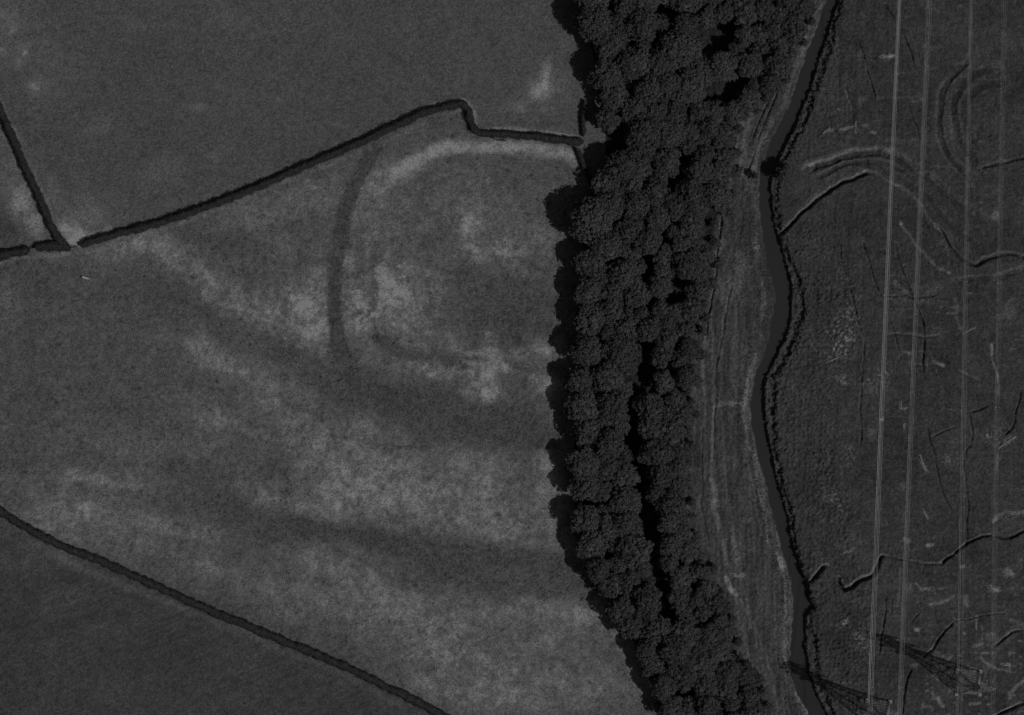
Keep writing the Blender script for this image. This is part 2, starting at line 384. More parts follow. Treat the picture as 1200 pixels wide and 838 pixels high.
# tussocks: jittered domes
def domes(sp, seed, rad=.42):
    u = X/sp; v = Y/sp; i = np.floor(u); j = np.floor(v); best = np.zeros(X.shape)
    for di in (-1, 0, 1):
        for dj in (-1, 0, 1):
            a = i+di; b = j+dj
            cx = a+.5+.75*(h2(a, b, seed)-.5); cy = b+.5+.75*(h2(a, b, seed+1)-.5); rr = rad*(.6+.7*h2(a, b, seed+2))
            hgt = .3+.7*h2(a, b, seed+3)
            d = ((u-cx)**2+(v-cy)**2)/rr**2
            best = np.maximum(best, hgt*np.clip(1-d, 0, 1))
    return best
inner = (X > 780) & (X < 1300) & (Y > -100) & (Y < 940)
tus = domes(5.2, 700)*inner; tus2 = domes(7.5, 720, .36)*inner
near = np.clip(1-(dE-we-6)/60, 0, 1)
tm = near*ss(190, 320, Y)*1.0+near*(Y < 190)*.55
tm = np.maximum(tm, ss(10, 30, 45-np.abs(dE-we-45))*(Y > 260)*.9)
tm = tm*np.clip(.1+1.5*fbm(X, Y, 22, 730, 3, .7)-.25*vn(X, Y, 9, 733), 0, 1.1)
tus = np.maximum(tus*(.55+.6*vn(X, Y, 13, 734)), .9*tus2*ss(.45, .6, fbm(X, Y, 30, 735, 3)))
# old meander interior
tm2 = np.zeros(X.shape)
blob(tm2, 1010,245,75,45,.8,-10,2,0); blob(tm2, 1150,140,30,45,.7,0,2,0); blob(tm2, 1120,140,14,55,1.,0,1,0); blob(tm2, 1120,300,60,16,.9,20,2,0); blob(tm2, 1000,200,70,14,.6,-10,2,0); blob(tm2, 1150,240,60,40,.4,0,2,0)
Z += np.where(marsh, .62*tm*tus, 0)+np.where(marsh, -.30*np.clip(tm2, 0, 1)*tus2, 0)+np.where(marsh, .16*tus, 0)+np.where(flood, .24*tus, 0)
A += np.where(marsh, .016*tm*(tus-.3), 0)

inner0 = inner*marsh
def ditch(pts, wd, dep, lip=.0, dk=0.0, brk=0.0, seed=0):
    sl, d, side = dist(pts, wd*2+6, 1)
    m = 1-ss(wd*.18, wd*.55, d)
    if brk: m = m*np.clip(1-brk+brk*2.2*(fbm(X[sl], Y[sl], 16, 800+seed, 3)-.2), 0, 1.3)
    e0 = np.hypot(X[sl]-pts[0][0], Y[sl]-pts[0][1]); e1 = np.hypot(X[sl]-pts[-1][0], Y[sl]-pts[-1][1])
    near_w = 1.0 if pts[0][0] < 920 or pts[0] == (945,684) else ss(-1, wd*.9+2, e0)
    m = m*near_w*ss(-1, wd*.9+2, e1)*np.clip(.45+1.1*fbm(X[sl], Y[sl], 11, 860+int(pts[0][0]) % 37, 3, .7), .5, 1.25)
    Z[sl] -= dep*m
    Z[sl] += .12*dep*np.exp(-((d-wd*.9)/(wd*.4))**2)*fbm(X[sl], Y[sl], 8, 890, 2)
    if lip: # sunlit north-west bank, its light painted in as a paler lip
        A[sl] += lip*(1-ss(wd*.5, wd*.95, d))*ss(wd*.1, wd*.35, d)*(side < 0)*(.6+.8*fbm(X[sl], Y[sl], 10, 880, 2))
    if dk: A[sl] -= dk*m
# creeks and the cut-off channel (drawn west/north -> east so that 'side<0' is north)
ditch([(945,684),(953,680),(958,672),(964,665),(969,663)], 5, 1.4, .09, .02)
ditch([(983,678),(986,688),(991,692),(1000,687),(1008,678),(1020,674),(1027,665),(1032,654),(1036,651)], 5.5, 1.5, .10, .02)
ditch([(1036,651),(1055,656),(1072,660),(1090,662),(1103,661)], 3, .55, .06, .01)
ditch([(1103,662),(1108,657),(1118,651)], 4, 1.0, .03, .02)
ditch([(1118,650),(1128,643),(1136,635),(1150,629),(1162,627)], 3.4, .9, .06, .02)
ditch([(1162,627),(1180,631),(1190,628),(1202,620),(1230,600)], 4, .9, .02, .02)
ditch([(916,274),(930,259),(945,245),(960,232),(975,222),(988,214),(1000,210),(1014,203),(1018,202)], 5, 1.3, .075, .02)
stroke(A, [(914,268),(935,247),(960,226),(985,210),(1000,206),(1015,199)], 4, .035, .8, 1, .3, 3)  # paler line painted for the sunlit north-west bank of this ditch
ditch([(1016,202),(1028,206),(1040,214),(1056,220),(1068,232),(1080,248),(1092,262),(1102,272)], 4.5, .45, .075, .0)
stroke(A, [(1050,216),(1068,230),(1082,248),(1100,268)], 4, .035, .8, 1, .3, 3)
ditch([(1098,264),(1106,276),(1112,288),(1122,300),(1134,308),(1146,310),(1156,303),(1172,298),(1188,298),(1204,302),(1230,304)], 5.5, .9, .06, .014)
stroke(A, [(1056,262),(1068,278),(1082,296),(1095,309),(1112,320)], 3.2, .055, .6, 1, .3, 3)
ditch([(946,198),(972,189),(1000,182),(1025,180),(1045,184),(1062,192)], 11, .8, .05, .012)
stroke(A, [(945,195),(975,184),(1003,177),(1030,175)], 3, .04, .7, 1, .4, 3)
ditch([(1045,184),(1075,200),(1092,213),(1112,229),(1132,246),(1150,256)], 12, .5, .025, .014)
stroke(A, [(1070,196),(1095,212),(1120,232),(1140,250),(1152,257)], 3, .03, .7, 1, .5, 3)
ditch([(955,208),(985,195),(1015,190),(1042,194),(1062,202)], 7, .5, .02, .016)
ditch([(1024,194),(1050,206),(1078,226),(1100,248),(1118,268),(1140,282)], 7, .35, .015, .012)
ditch([(1140,66),(1122,84),(1111,98),(1105,112),(1102,130),(1101,150),(1105,170),(1115,186),(1130,202)], 9, .5, .03, .018)
stroke(A, [(1126,80),(1108,96),(1100,112),(1097,135),(1097,155),(1102,175),(1112,190),(1126,204)], 3, .028, .8, 1, .4)
stroke(A, [(1110,100),(1112,135),(1114,160),(1124,180),(1136,196)], 9, .022, .9, 1, .7)
ditch([(1165,78),(1140,88),(1126,102),(1119,120),(1119,145),(1126,165),(1138,186),(1148,200)], 12, .45, .018, .014)
ditch([(1200,86),(1175,96),(1152,100),(1136,112),(1130,130),(1132,155),(1144,182)], 11, .4, .012, .014)
ditch([(1148,196),(1165,192),(1180,190),(1200,184),(1230,180)], 4, .6, .02, .014)
stroke(A, [(1160,322),(1180,318),(1200,312)], 3, .022, .8, 1, .3)
ditch([(1120,330),(1150,326),(1180,322),(1215,312)], 8, .3, .02, .01)
# straight field grips and other narrow dark cuts
for pts, wd, dep, lip in [
 ([(1006,43),(1013,70),(1020,95),(1027,117)], 2.6,.5,.045),([(989,100),(994,115),(1002,152)], 2.2,.4,.03),([(984,290),(990,318),(998,345),(1012,398)], 2.4,.4,.03),
 ([(1012,398),(1011,440),(1009,480),(1009,525)], 2.2,.4,.02),([(1010,283),(1022,320),(1034,350)], 3,.5,.05),([(1040,370),(1050,400),(1059,432)], 2.2,.35,.02),
 ([(1048,285),(1058,315),(1068,345),(1080,375),(1084,395)], 4,.5,.05),([(1084,395),(1083,420),(1083,438)], 3,.6,0),([(1060,108),(1068,130),(1077,165)], 2,.35,.01),
 ([(1038,4),(1045,18),(1048,22)], 3,.7,.03),([(1058,40),(1066,58),(1070,72),(1075,78)], 3,.5,.02),([(1084,28),(1094,52),(1103,74)], 2.5,.3,.05),
 ([(1036,347),(1055,347),(1075,348),(1097,346)], 3,.5,.02),([(1042,392),(1060,393),(1080,396),(1102,392)], 2.5,.3,.03),
 ([(1135,483),(1140,505),(1138,520),(1131,530),(1131,560),(1134,590),(1134,640)], 2.2,.38,.02),([(1135,482),(1150,478),(1160,474)], 2.5,.5,.0),
 ([(1086,500),(1090,520),(1096,540),(1103,565),(1108,585),(1117,600)], 2.2,.5,.01),([(1092,512),(1105,506),(1120,501)], 2.2,.4,.05),([(1198,455),(1192,480),(1186,500),(1175,510)], 2.5,.5,.01),
 ([(1038,700),(1036,730),(1034,745),(1031,766)], 2.0,.6,0),([(1045,700),(1044,720)], 1.8,.4,.02),([(1068,730),(1078,718)], 2,.4,.0),
 ([(1082,772),(1096,756),(1108,740),(1118,729)], 3,.7,.03),([(1118,729),(1140,724),(1160,720),(1178,718)], 2,.35,.06),
 ([(1165,758),(1175,750),(1185,742),(1195,738)], 3.5,.8,.04),([(1070,782),(1064,795),(1060,820),(1057,838)], 3,.6,.03),
 ([(1150,850),(1170,838),(1185,830),(1205,822)], 4,.6,.09),([(1163,842),(1180,832),(1205,818)], 3,.6,.05),
 ([(1000,66),(1015,67),(1040,67)], 1.8,.25,.02),([(1028,118),(1040,119)], 2,.4,0),([(1058,340),(1050,338)],2,.2,0),
 ([(857,335),(850,375),(842,420),(838,470),(836,540)], 3.0,.35,.02),([(846,255),(842,290),(838,325),(830,370),(826,400)], 2.6,.6,.0),
 ([(824,500),(822,560),(824,600),(830,640)], 2.6,.3,.015),([(925,60),(905,120),(888,165),(876,205)], 3,.5,.02),([(912,90),(890,140),(880,165)], 3,.4,.03)]:
    ditch(pts, wd, dep, lip, .008)
# pale dried mud, wheel-worn tracks and scars in the rough ground
for pts, wd, a, br in [
 ([(920,142),(918,152),(910,162),(903,172),(901,190),(893,203),(889,225),(890,250),(895,275)], 2.4,.035,.4),([(895,275),(897,290),(904,313),(913,330),(916,345),(913,365),(909,385),(904,400),(897,420)], 2.2,.055,.2),
 ([(891,203),(888,222),(889,235),(887,245)], 2.6,.05,.4),([(897,318),(900,335),(901,360)], 1.8,.045,.5),([(888,320),(893,345),(900,365)], 1,.01,.5),
 ([(886,415),(880,435),(876,450),(873,470),(872,490),(876,520),(884,530),(886,560)], 3.4,.055,.7),([(878,480),(884,515),(888,540),(892,560)], 2.4,.03,.6),
 ([(885,562),(889,580),(893,595),(899,603),(896,612),(900,625),(903,640),(910,650)], 2.0,.05,.3),([(910,650),(915,662),(917,675),(920,690),(921,720)], 2.6,.055,.5),
 ([(914,655),(917,663)], 6,.13,.2),([(920,700),(919,740),(920,765),(924,785),(928,800),(935,818),(942,830),(948,845)], 4,.06,.6),([(934,812),(942,825),(948,840)], 4,.05,.6),
 ([(921,665),(927,690),(930,715),(926,745)], 2.4,.035,.6),([(838,475),(835,510),(834,545),(833,570)], 3,.04,.3),([(833,560),(836,582),(838,600),(843,610),(847,635),(852,655),(855,662)], 5,.055,.3),
 ([(836,575),(838,592)], 8,.05,.3),([(859,630),(864,645),(867,655)], 3.5,.05,.3),([(858,673),(866,674),(872,672)], 5,.10,.2),([(850,677),(853,686),(858,692)], 5,.12,.2),([(855,690),(862,696)], 7,.08,.3),
 ([(862,698),(870,706),(873,712),(878,720),(880,735)], 3,.05,.5),([(845,540),(846,560),(846,580)], 2,.02,.4),([(838,475),(845,472),(860,473)], 6,.045,.3),([(858,472),(875,473)], 2.5,.06,.4),
 ([(865,150),(862,175),(866,200)], 24,.030,.3),([(870,120),(862,150)], 14,.02,.4),([(845,285),(838,300),(836,312)], 10,.045,.4),([(846,335),(850,350),(856,340)], 14,.03,.3),([(869,300),(868,320),(862,335)], 14,.028,.3),
 ([(855,325),(854,330)], 3,.06,.3),([(851,360),(848,385),(846,420)], 3.4,.025,.4),([(826,388),(823,420),(822,445)], 3,.035,.6),([(832,335),(830,345),(834,350)], 5,.05,.6),([(885,290),(890,290)], 3,.08,.3),
 ([(900,70),(905,60),(915,52)], 4,.03,.4),([(955,15),(962,8),(968,2)], 3,.03,.4),([(952,20),(945,45)], 3,.03,.5),([(936,52),(944,54)],4,.03,.5),([(840,130),(855,145),(845,120)],10,.01,.3),
 ([(1033,66),(1045,67)], 4,.14,.3),([(964,155),(970,152),(974,151)], 4,.12,.5),([(983,151),(993,149),(1002,148)], 1.8,.11,.2),([(1002,143),(1003,156)], 1.6,.09,.3),([(1010,149),(1018,147)], 1.6,.09,.2),([(1022,156),(1027,157)], 2.6,.11,.3),
 ([(983,129),(984,130)], 2.4,.12,0),([(990,105),(994,118),(998,130)], 2,.05,.3),([(1008,118),(1014,116)], 6,.03,.4),([(1050,86),(1058,86)], 3,.05,.3),([(1090,79),(1097,79)], 2.5,.03,.3),([(1070,117),(1080,115)], 3,.05,.3),
 ([(1040,165),(1075,164)], 2,.03,.5),([(1050,168),(1065,168)], 2,.04,.5),([(950,193),(952,192)], 3.4,.07,0),([(1056,261),(1057,262)], 3.6,.10,0),([(1166,250),(1166,254)], 8,.08,.2),([(1112,320),(1113,320)], 3,.10,0),
 ([(1072,338),(1090,340),(1100,336)], 9,.022,.3),([(1052,353),(1060,358),(1050,372)], 12,.03,.5),([(1090,355),(1093,353),(1080,352)], 6,.02,.3),([(1120,348),(1123,362),(1120,372),(1126,385)], 4,.035,.3),([(1122,360),(1124,362)], 7,.04,.3),
 ([(1128,391),(1143,384)], 1.8,.06,.2),([(1042,391),(1060,392),(1085,393),(1103,391)], 3,.03,.3),([(1060,413),(1068,414)], 3,.05,.3),([(1095,425),(1106,428)], 3,.09,.2),([(1125,435),(1135,438),(1148,444)], 2,.05,.4),
 ([(1163,402),(1164,420),(1166,432),(1169,448),(1171,462)], 2.2,.11,.5),([(1174,370),(1186,362),(1184,372)], 8,.035,.2),([(1178,358),(1188,352)], 5,.03,.2),
 ([(1056,470),(1057,480),(1064,478)], 1.8,.10,.2),([(1030,491),(1034,492)], 3,.14,0),([(1060,498),(1061,504)], 2,.08,.2),([(1078,535),(1083,548),(1087,552)], 3,.10,.4),([(1170,525),(1178,520),(1190,512)], 2.0,.12,.3),([(1166,530),(1169,532),(1169,548)], 2.4,.09,.4),
 ([(1087,455),(1092,462),(1085,466)], 8,.02,.3),([(1059,633),(1064,634)], 4.6,.13,.2),([(1087,639),(1092,640)], 4,.13,.2),([(1082,597),(1086,607)], 2,.09,.2),([(1128,666),(1130,665)], 3,.13,0),([(1178,670),(1184,671)], 7,.13,.4),
 ([(1160,688),(1165,691),(1170,693)], 4,.10,.2),([(1166,609),(1172,603),(1180,602),(1190,603),(1200,600)], 4,.08,.7),([(1163,612),(1166,609)], 2.5,.12,0),([(1073,685),(1078,690),(1085,690)], 2.4,.10,.5),([(1085,690),(1120,686)], 2.4,.05,.8),
 ([(990,646),(995,645),(1000,643)], 3,.12,.4),([(993,725),(991,729)], 2,.14,0),([(986,731),(990,731)], 2,.14,0),([(1065,685),(1063,698)], 6,.04,.2),([(1055,668),(1054,690),(1050,710)], 3,.045,.3),([(1020,724),(1040,721),(1060,722)], 4,.02,.4),
 ([(1090,708),(1105,704),(1118,699)], 3.4,.07,.3),([(1134,700),(1134,710)], 4,.09,.7),([(1143,722),(1144,738)], 1.5,.10,.4),([(1073,738),(1076,739)], 3.6,.12,0),([(1130,741),(1131,742)], 2.4,.12,0),([(1185,726),(1195,728),(1200,735)], 4,.05,.3),
 ([(1160,745),(1175,748),(1190,738),(1200,732)], 10,.035,.2),([(1140,756),(1150,754)], 3.5,.10,.3),([(1152,765),(1168,766)], 1.8,.05,.3),([(1150,770),(1160,780),(1172,785),(1185,787)], 2.6,.08,.3),([(1174,779),(1184,780)], 2.4,.10,.2),
 ([(1100,820),(1104,828)], 5,.11,.3),([(1138,825),(1148,824)], 4,.11,.3),([(1093,790),(1098,796)], 4,.08,.3),([(1092,813),(1096,820)], 3,.06,.3),([(1125,785),(1135,790),(1140,800),(1130,808)], 5,.06,.6),([(1145,800),(1160,808)], 6,.05,.6),
 ([(1110,772),(1116,768)], 3,.08,.3),([(1068,780),(1075,780)], 2,.06,.4),([(1183,812),(1195,802),(1203,794)], 3.4,.08,.3),([(1158,826),(1160,826)], 2.4,.12,0),([(1005,833),(1015,838)], 5,.06,.4),([(1035,838),(1050,836)], 4,.06,.4)]:
    stroke(A, pts, wd, a*1.3, .6, 1, br, 5)
for pts, wd, a, br in [([(828,395),(824,430),(826,470),(824,510),(826,560)], 3, .03, .5),([(868,330),(862,380),(858,430),(862,468)], 2.4, .022, .7),([(845,480),(848,520),(850,560),(856,600),(864,640)], 2.4, .028, .5),
  ([(852,590),(858,630),(870,680),(884,730),(900,780),(912,830)], 2.6, .028, .6),([(872,520),(880,560),(886,600),(896,640)], 2.2, .025, .6),([(862,700),(876,760),(890,800)], 3, .03, .7),([(905,690),(908,740),(912,790),(925,835)], 2.4, .025, .6),([(890,110),(875,150),(868,190)], 3, .03, .5)]:
    stroke(A, pts, wd, a*1.4, .6, 1, br, 6)
# scattered pale patches with speckle
spk = np.clip((vn(X, Y, 2.6, 63)-.62)*3.2, 0, 1)
for cx, cy, rx, ry, a in [(990,380,16,30,.12),(978,400,14,18,.06),(985,443,10,8,.13),(965,410,22,30,.03),(1038,445,10,16,.10),(1020,455,18,14,.05),(975,583,20,10,.10),(990,600,20,16,.04),(1012,750,14,12,.10),(1015,765,8,10,.08),(995,530,12,22,.05),
   (1172,510,16,14,.07),(1160,512,14,12,.05),(1109,538,8,8,.12),(1110,518,9,4,.06),(1155,555,14,12,.05),(985,340,30,30,.02),(1060,345,18,16,.05),(1120,515,6,3,.06),(880,205,14,10,.04),(980,560,30,20,.02),(860,655,8,8,.05),(950,100,12,60,.02),(970,120,18,40,.015)]:
    F = np.zeros(X.shape); blob(F, cx, cy, rx, ry, a, 0, 2, 0); A += F*spk*2.0
near_lr = np.where(X > 985, 1., 0.)*(.35+.65*ss(560, 700, Y)*ss(1040, 1110, X)+.6*ss(300, 330, Y)*(1-ss(400, 480, Y))*(X > 1035)*(X < 1140))
rdg = np.abs(fbm(X, Y, 46, 811, 3, .5)-.5); rline = (1-ss(.002, .011, rdg))*np.clip(3*(fbm(X, Y, 60, 812, 2)-.45), 0, 1)*near_lr*inner0
Z -= .28*rline; A += .030*rline*(.4+vn(X, Y, 5, 813))
scuff = np.clip((vn(X*.45, Y, 3.4, 814)-.86)*7, 0, 1)*np.clip((fbm(X, Y, 34, 815, 3)-.5)*6, 0, 1)*near_lr*inner0
scuff += np.clip((vn(X, Y*.4, 2.8, 816)-.88)*7, 0, 1)*np.clip((fbm(X, Y, 34, 817, 3)-.52)*6, 0, 1)*near_lr*inner0
A += .17*scuff
fine = (1-ss(.0, .05, np.abs(vn(X*.06+3, Y, 6, 818)-.5)))*np.clip((fbm(X, Y, 28, 819, 3)-.52)*7, 0, 1)+(1-ss(.0, .05, np.abs(vn(X, Y*.05, 6, 820)-.5)))*np.clip((fbm(X, Y, 30, 821, 3)-.52)*7, 0, 1)
fine *= inner0*(X > 960); A += .032*fine; Z -= .05*fine
lr = inner0*ss(650, 720, Y)*ss(1050, 1100, X)
A += .05*lr*(fbm(X, Y, 20, 822, 4, .7)-.5)+.11*lr*np.clip((vn(X*.7, Y, 4.5, 823)-.84)*7, 0, 1)
# darker hollows
for cx, cy, rx, ry, a, ro in [(1010,610,60,16,.012,35),(985,750,26,40,.012,10),(1120,640,70,30,.008,0),(1005,255,60,30,.008,0),(1105,420,40,50,.008,0),(1175,100,50,30,.014,0),(1165,290,60,24,.014,0),(870,260,14,60,.008,0),(880,340,12,50,.01,0),(1060,790,40,30,.01,0)]:
    F = np.zeros(X.shape); blob(F, cx, cy, rx, ry, a, ro, 2, .2); A -= F
# long grain of the flood bank
grain = vn(X+.18*Y*(Y < 300)-.02*Y, Y*.06, 3.2, 47)-.5
A += np.where(flood, .046*grain+.03*(vn(X, Y*.12, 1.9, 470)-.5), 0); Z += np.where(flood, .16*grain, 0)

# ---- cut the river: water surface lies at -2.0
WATER = -2.0
nearr = (dW < 60) & (dE < 60)
zland = Z.copy()
lump = 1.3*(fbm(X, Y, 8, 95, 3, .7)-.42)+.30*tus
scarp = np.clip(fbm(X, Y, 26, 99, 3)*2.4-.45, .15, 1)
# east side: low bench then a second scarp
ze = np.where(dE < 1.2, WATER-.5, np.where(dE < we, WATER+1.05+lump, zland))
t = ss(0, 1.6+2.5*(1-scarp), dE); zea = (WATER-.6)*(1-t)+(WATER+.95+lump)*t
t2 = ss(we-.8-7*(1-scarp), we+1.6, dE); zea = zea*(1-t2)+zland*t2
# west side: gentle mud then bank
tw = ss(-2, ww, dW); zwa = (WATER-.35)+(1.0)*tw+.10*(vn(X, Y, 3, 96)-.5)
tw2 = ss(ww-1, ww+7, dW); zwa = zwa*(1-tw2)+zland*tw2
inside = (dW <= 0) & (dE <= 0)
midx = (xl+xr)/2
Z = np.where(X > midx, np.where(dE < -1, np.minimum(WATER-.6, WATER-.6), zea), np.where(dW < -4, WATER-.6, zwa))
Z = np.where(nearr, Z, zland)
A = np.where((dE > -1) & (dE < we), .075+.06*(fbm(X, Y, 6, 97, 3, .7)-.4), A)
A = np.where((dW > -3) & (dW < ww) & (Y < 430), .056+.01*(g2-.5), A)
A = np.where(inside, .04, A)
A += .06*(1-ss(.8, 2.4, np.abs(dW-.6)))*ss(262, 285, Y)*(1-ss(415, 440, Y))*(.5+.7*fbm(X, Y, 8, 98, 2))
A += .030*(1-ss(.8, 2.6, np.abs(dW-1.5)))*(1-ss(262, 285, Y))
A += .035*(1-ss(1, 4, np.abs(dW-ww)))*np.clip(fbm(X, Y, 12, 94, 3)*3-1.1, 0, 1.2)
A *= 1+.62*(vn(X, Y, 1.5, 23)-.5)+.34*(g3-.5)+np.where(field_main, .32, np.where(field_top, .10, .18))*(g4-.5)
# tiny dark tufts in the grass
A -= np.where(field_main, .05*np.clip((vn(X, Y, 2.4, 64)-.76)*5, 0, 1), 0)
# relief under hedges keeps flat
# keep the noise from blowing up far away
farw = np.clip((np.maximum(np.abs(X-600)/680, np.abs(Y-419)/500)-1)*1.5, 0, 1)
Z = Z*(1-farw)+(-.2)*farw*0
A = np.clip(A, .03, .40)

# ---- ground mesh
verts = np.empty((NY, NX, 3), np.float32)
verts[..., 0] = (X-600)*M_PER_PX; verts[..., 1] = (419-Y)*M_PER_PX; verts[..., 2] = Z
me = bpy.data.meshes.new('ground')
me.vertices.add(NX*NY); me.vertices.foreach_set('co', verts.ravel())
idx = np.arange(NX*NY).reshape(NY, NX)
q = np.stack([idx[1:, :-1], idx[1:, 1:], idx[:-1, 1:], idx[:-1, :-1]], -1).reshape(-1, 4).astype(np.int32)
nf = len(q); me.loops.add(nf*4); me.polygons.add(nf)
me.loops.foreach_set('vertex_index', q.ravel())
me.polygons.foreach_set('loop_start', np.arange(0, nf*4, 4, dtype=np.int32))
me.polygons.foreach_set('loop_total', np.full(nf, 4, np.int32))
me.polygons.foreach_set('use_smooth', np.ones(nf, bool))
me.update(calc_edges=True)
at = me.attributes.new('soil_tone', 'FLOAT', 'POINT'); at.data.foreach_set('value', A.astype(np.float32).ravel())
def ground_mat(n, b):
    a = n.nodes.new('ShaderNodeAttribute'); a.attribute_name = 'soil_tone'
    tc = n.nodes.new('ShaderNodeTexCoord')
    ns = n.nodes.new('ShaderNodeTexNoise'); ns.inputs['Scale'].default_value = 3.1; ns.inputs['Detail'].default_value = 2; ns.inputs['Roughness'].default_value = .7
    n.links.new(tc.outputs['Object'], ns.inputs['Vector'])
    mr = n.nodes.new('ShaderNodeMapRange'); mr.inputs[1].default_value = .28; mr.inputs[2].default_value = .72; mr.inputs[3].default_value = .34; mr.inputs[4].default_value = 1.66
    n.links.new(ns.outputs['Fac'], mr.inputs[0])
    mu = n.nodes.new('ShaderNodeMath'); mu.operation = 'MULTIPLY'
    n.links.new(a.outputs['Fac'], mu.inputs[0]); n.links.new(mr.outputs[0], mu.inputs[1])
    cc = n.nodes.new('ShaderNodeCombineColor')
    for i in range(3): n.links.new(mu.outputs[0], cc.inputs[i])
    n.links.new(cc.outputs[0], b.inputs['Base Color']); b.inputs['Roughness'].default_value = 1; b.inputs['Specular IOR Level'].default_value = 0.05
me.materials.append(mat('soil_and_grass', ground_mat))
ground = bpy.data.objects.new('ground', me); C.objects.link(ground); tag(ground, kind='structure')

def zat(px, py):
    i = min(max(int(np.searchsorted(gx, px)), 0), NX-1); j = min(max(int(np.searchsorted(gy, py)), 0), NY-1)
    return float(Z[j, i])

# ---- river water
vs, fs = [], []
ys = np.arange(-900, 1701, 10.)
for i, y in enumerate(ys):
    l = np.interp(y, RIV[:, 0], RIV[:, 1])-10; r = np.interp(y, RIV[:, 0], RIV[:, 2])+6
    vs += [((l-600)*.25, (419-y)*.25, WATER), ((r-600)*.25, (419-y)*.25, WATER)]
    if i: fs.append([2*i-2, 2*i, 2*i+1, 2*i-1])
def water_mat(n, b):
    b.inputs['Base Color'].default_value = grey(.042); b.inputs['Roughness'].default_value = .22; b.inputs['IOR'].default_value = 1.33
    tc = n.nodes.new('ShaderNodeTexCoord'); ns = n.nodes.new('ShaderNodeTexNoise'); ns.inputs['Scale'].default_value = .7; ns.inputs['Detail'].default_value = 4
    n.links.new(tc.outputs['Object'], ns.inputs['Vector'])
    bp = n.nodes.new('ShaderNodeBump'); bp.inputs['Strength'].default_value = .12; bp.inputs['Distance'].default_value = .2
    n.links.new(ns.outputs['Fac'], bp.inputs['Height']); n.links.new(bp.outputs[0], b.inputs['Normal'])
river = mesh_obj('river', vs, fs, mat('river_water', water_mat)); tag(river, kind='structure')

# ------------------------------------------------------------------ hedges
def leaf_quads(c, nrm, size, rng, jit_=.55):
    """c (n,3) centres, nrm (n,3) outward -> (n,4,3) quads, loosely facing outward"""
    n = len(c); d = nrm+rng.normal(0, jit_, (n, 3)); d /= np.linalg.norm(d, axis=1)[:, None]+1e-9
    r = rng.normal(0, 1, (n, 3)); a = np.cross(d, r); a /= np.linalg.norm(a, axis=1)[:, None]+1e-9
    b = np.cross(d, a); s = size*(rng.uniform(.55, 1.3, n))[:, None]
    return np.stack([c-a*s-b*s*.6, c+a*s*.8-b*s*.5, c+a*s+b*s*.65, c-a*s*.7+b*s*.7], 1)

def hedge(pts, wd, ht, label, taper=(1, 1), dens=38, ragged=.32):
    p = [Vector(((q[0]-600)*.25, (419-q[1])*.25, 0)) for q in crom(pts, 5)]
    cum = [0]
    for a, b in zip(p[:-1], p[1:]): cum.append(cum[-1]+(b-a).length)
    L = cum[-1]; rng = np.random.default_rng(int(L*10))
    PX = np.array([[q.x, q.y] for q in p]); cum = np.array(cum)
    def frame(s):
        x = np.interp(s, cum, PX[:, 0]); y = np.interp(s, cum, PX[:, 1])
        x2 = np.interp(s+.5, cum, PX[:, 0]); y2 = np.interp(s+.5, cum, PX[:, 1]); x1 = np.interp(s-.5, cum, PX[:, 0]); y1 = np.interp(s-.5, cum, PX[:, 1])
        tx, ty = x2-x1, y2-y1; l = np.hypot(tx, ty)+1e-9; return x, y, -ty/l, tx/l
    def wv(s, k): return np.interp(s, np.linspace(0, L, int(L/1.3)+4), np.random.default_rng(k).uniform(-1, 1, int(L/1.3)+4))
    def halfw(s, side): 
        e = np.minimum(1, np.sqrt(np.clip(np.minimum((s+.1)/(1.5 if taper[0] else .2), (L+.1-s)/(1.5 if taper[1] else .2)), 0, 1)))
        return (wd/2*(1+.35*ragged*4*0+ragged*wv(s, 5 if side > 0 else 6)))*e
    def hh(s): return ht*(1+.10*wv(s, 9))
    # core
    n = max(6, int(L/.7)); vs, fs = [], []
    for i in range(n+1):
        s = L*i/n; x, y, nx, ny = frame(s); a = halfw(s, 1)*.86; b = halfw(s, -1)*.86; h = hh(s)*.9
        for o, z in ((-b, -.3), (-b*1.02, h*.6), (-b*.6, h*.95), (0, h), (a*.6, h*.95), (a*1.02, h*.6), (a, -.3)):
            vs.append((x+nx*o, y+ny*o, z))
        if i:
            for k in range(6): j = (i-1)*7+k; fs.append([j, j+1, j+8, j+7])
    fs.append(list(range(7))); fs.append([n*7+k for k in range(6, -1, -1)])
    N = int(L*dens*(wd/2)); s = rng.uniform(0, L, N); x, y, nx, ny = frame(s)
    th = rng.uniform(0, math.pi, N)
    sd_ = np.cos(th); a = np.where(sd_ > 0, halfw(s, 1), halfw(s, -1)); o = np.sign(sd_)*np.abs(sd_)**.6*a; z = hh(s)*np.sin(th)**.45*rng.uniform(.9, 1.04, N)
    c = np.stack([x+nx*o, y+ny*o, z], 1); nr = np.stack([nx*sd_, ny*sd_, np.sin(th)+.5], 1)
    Q = leaf_quads(c, nr, .17, rng)
    ob = quads_obj('hedge', Q, M['hedge'], None, [(vs, fs)])
    tag(ob, label, 'hedge', 'field hedges'); return ob

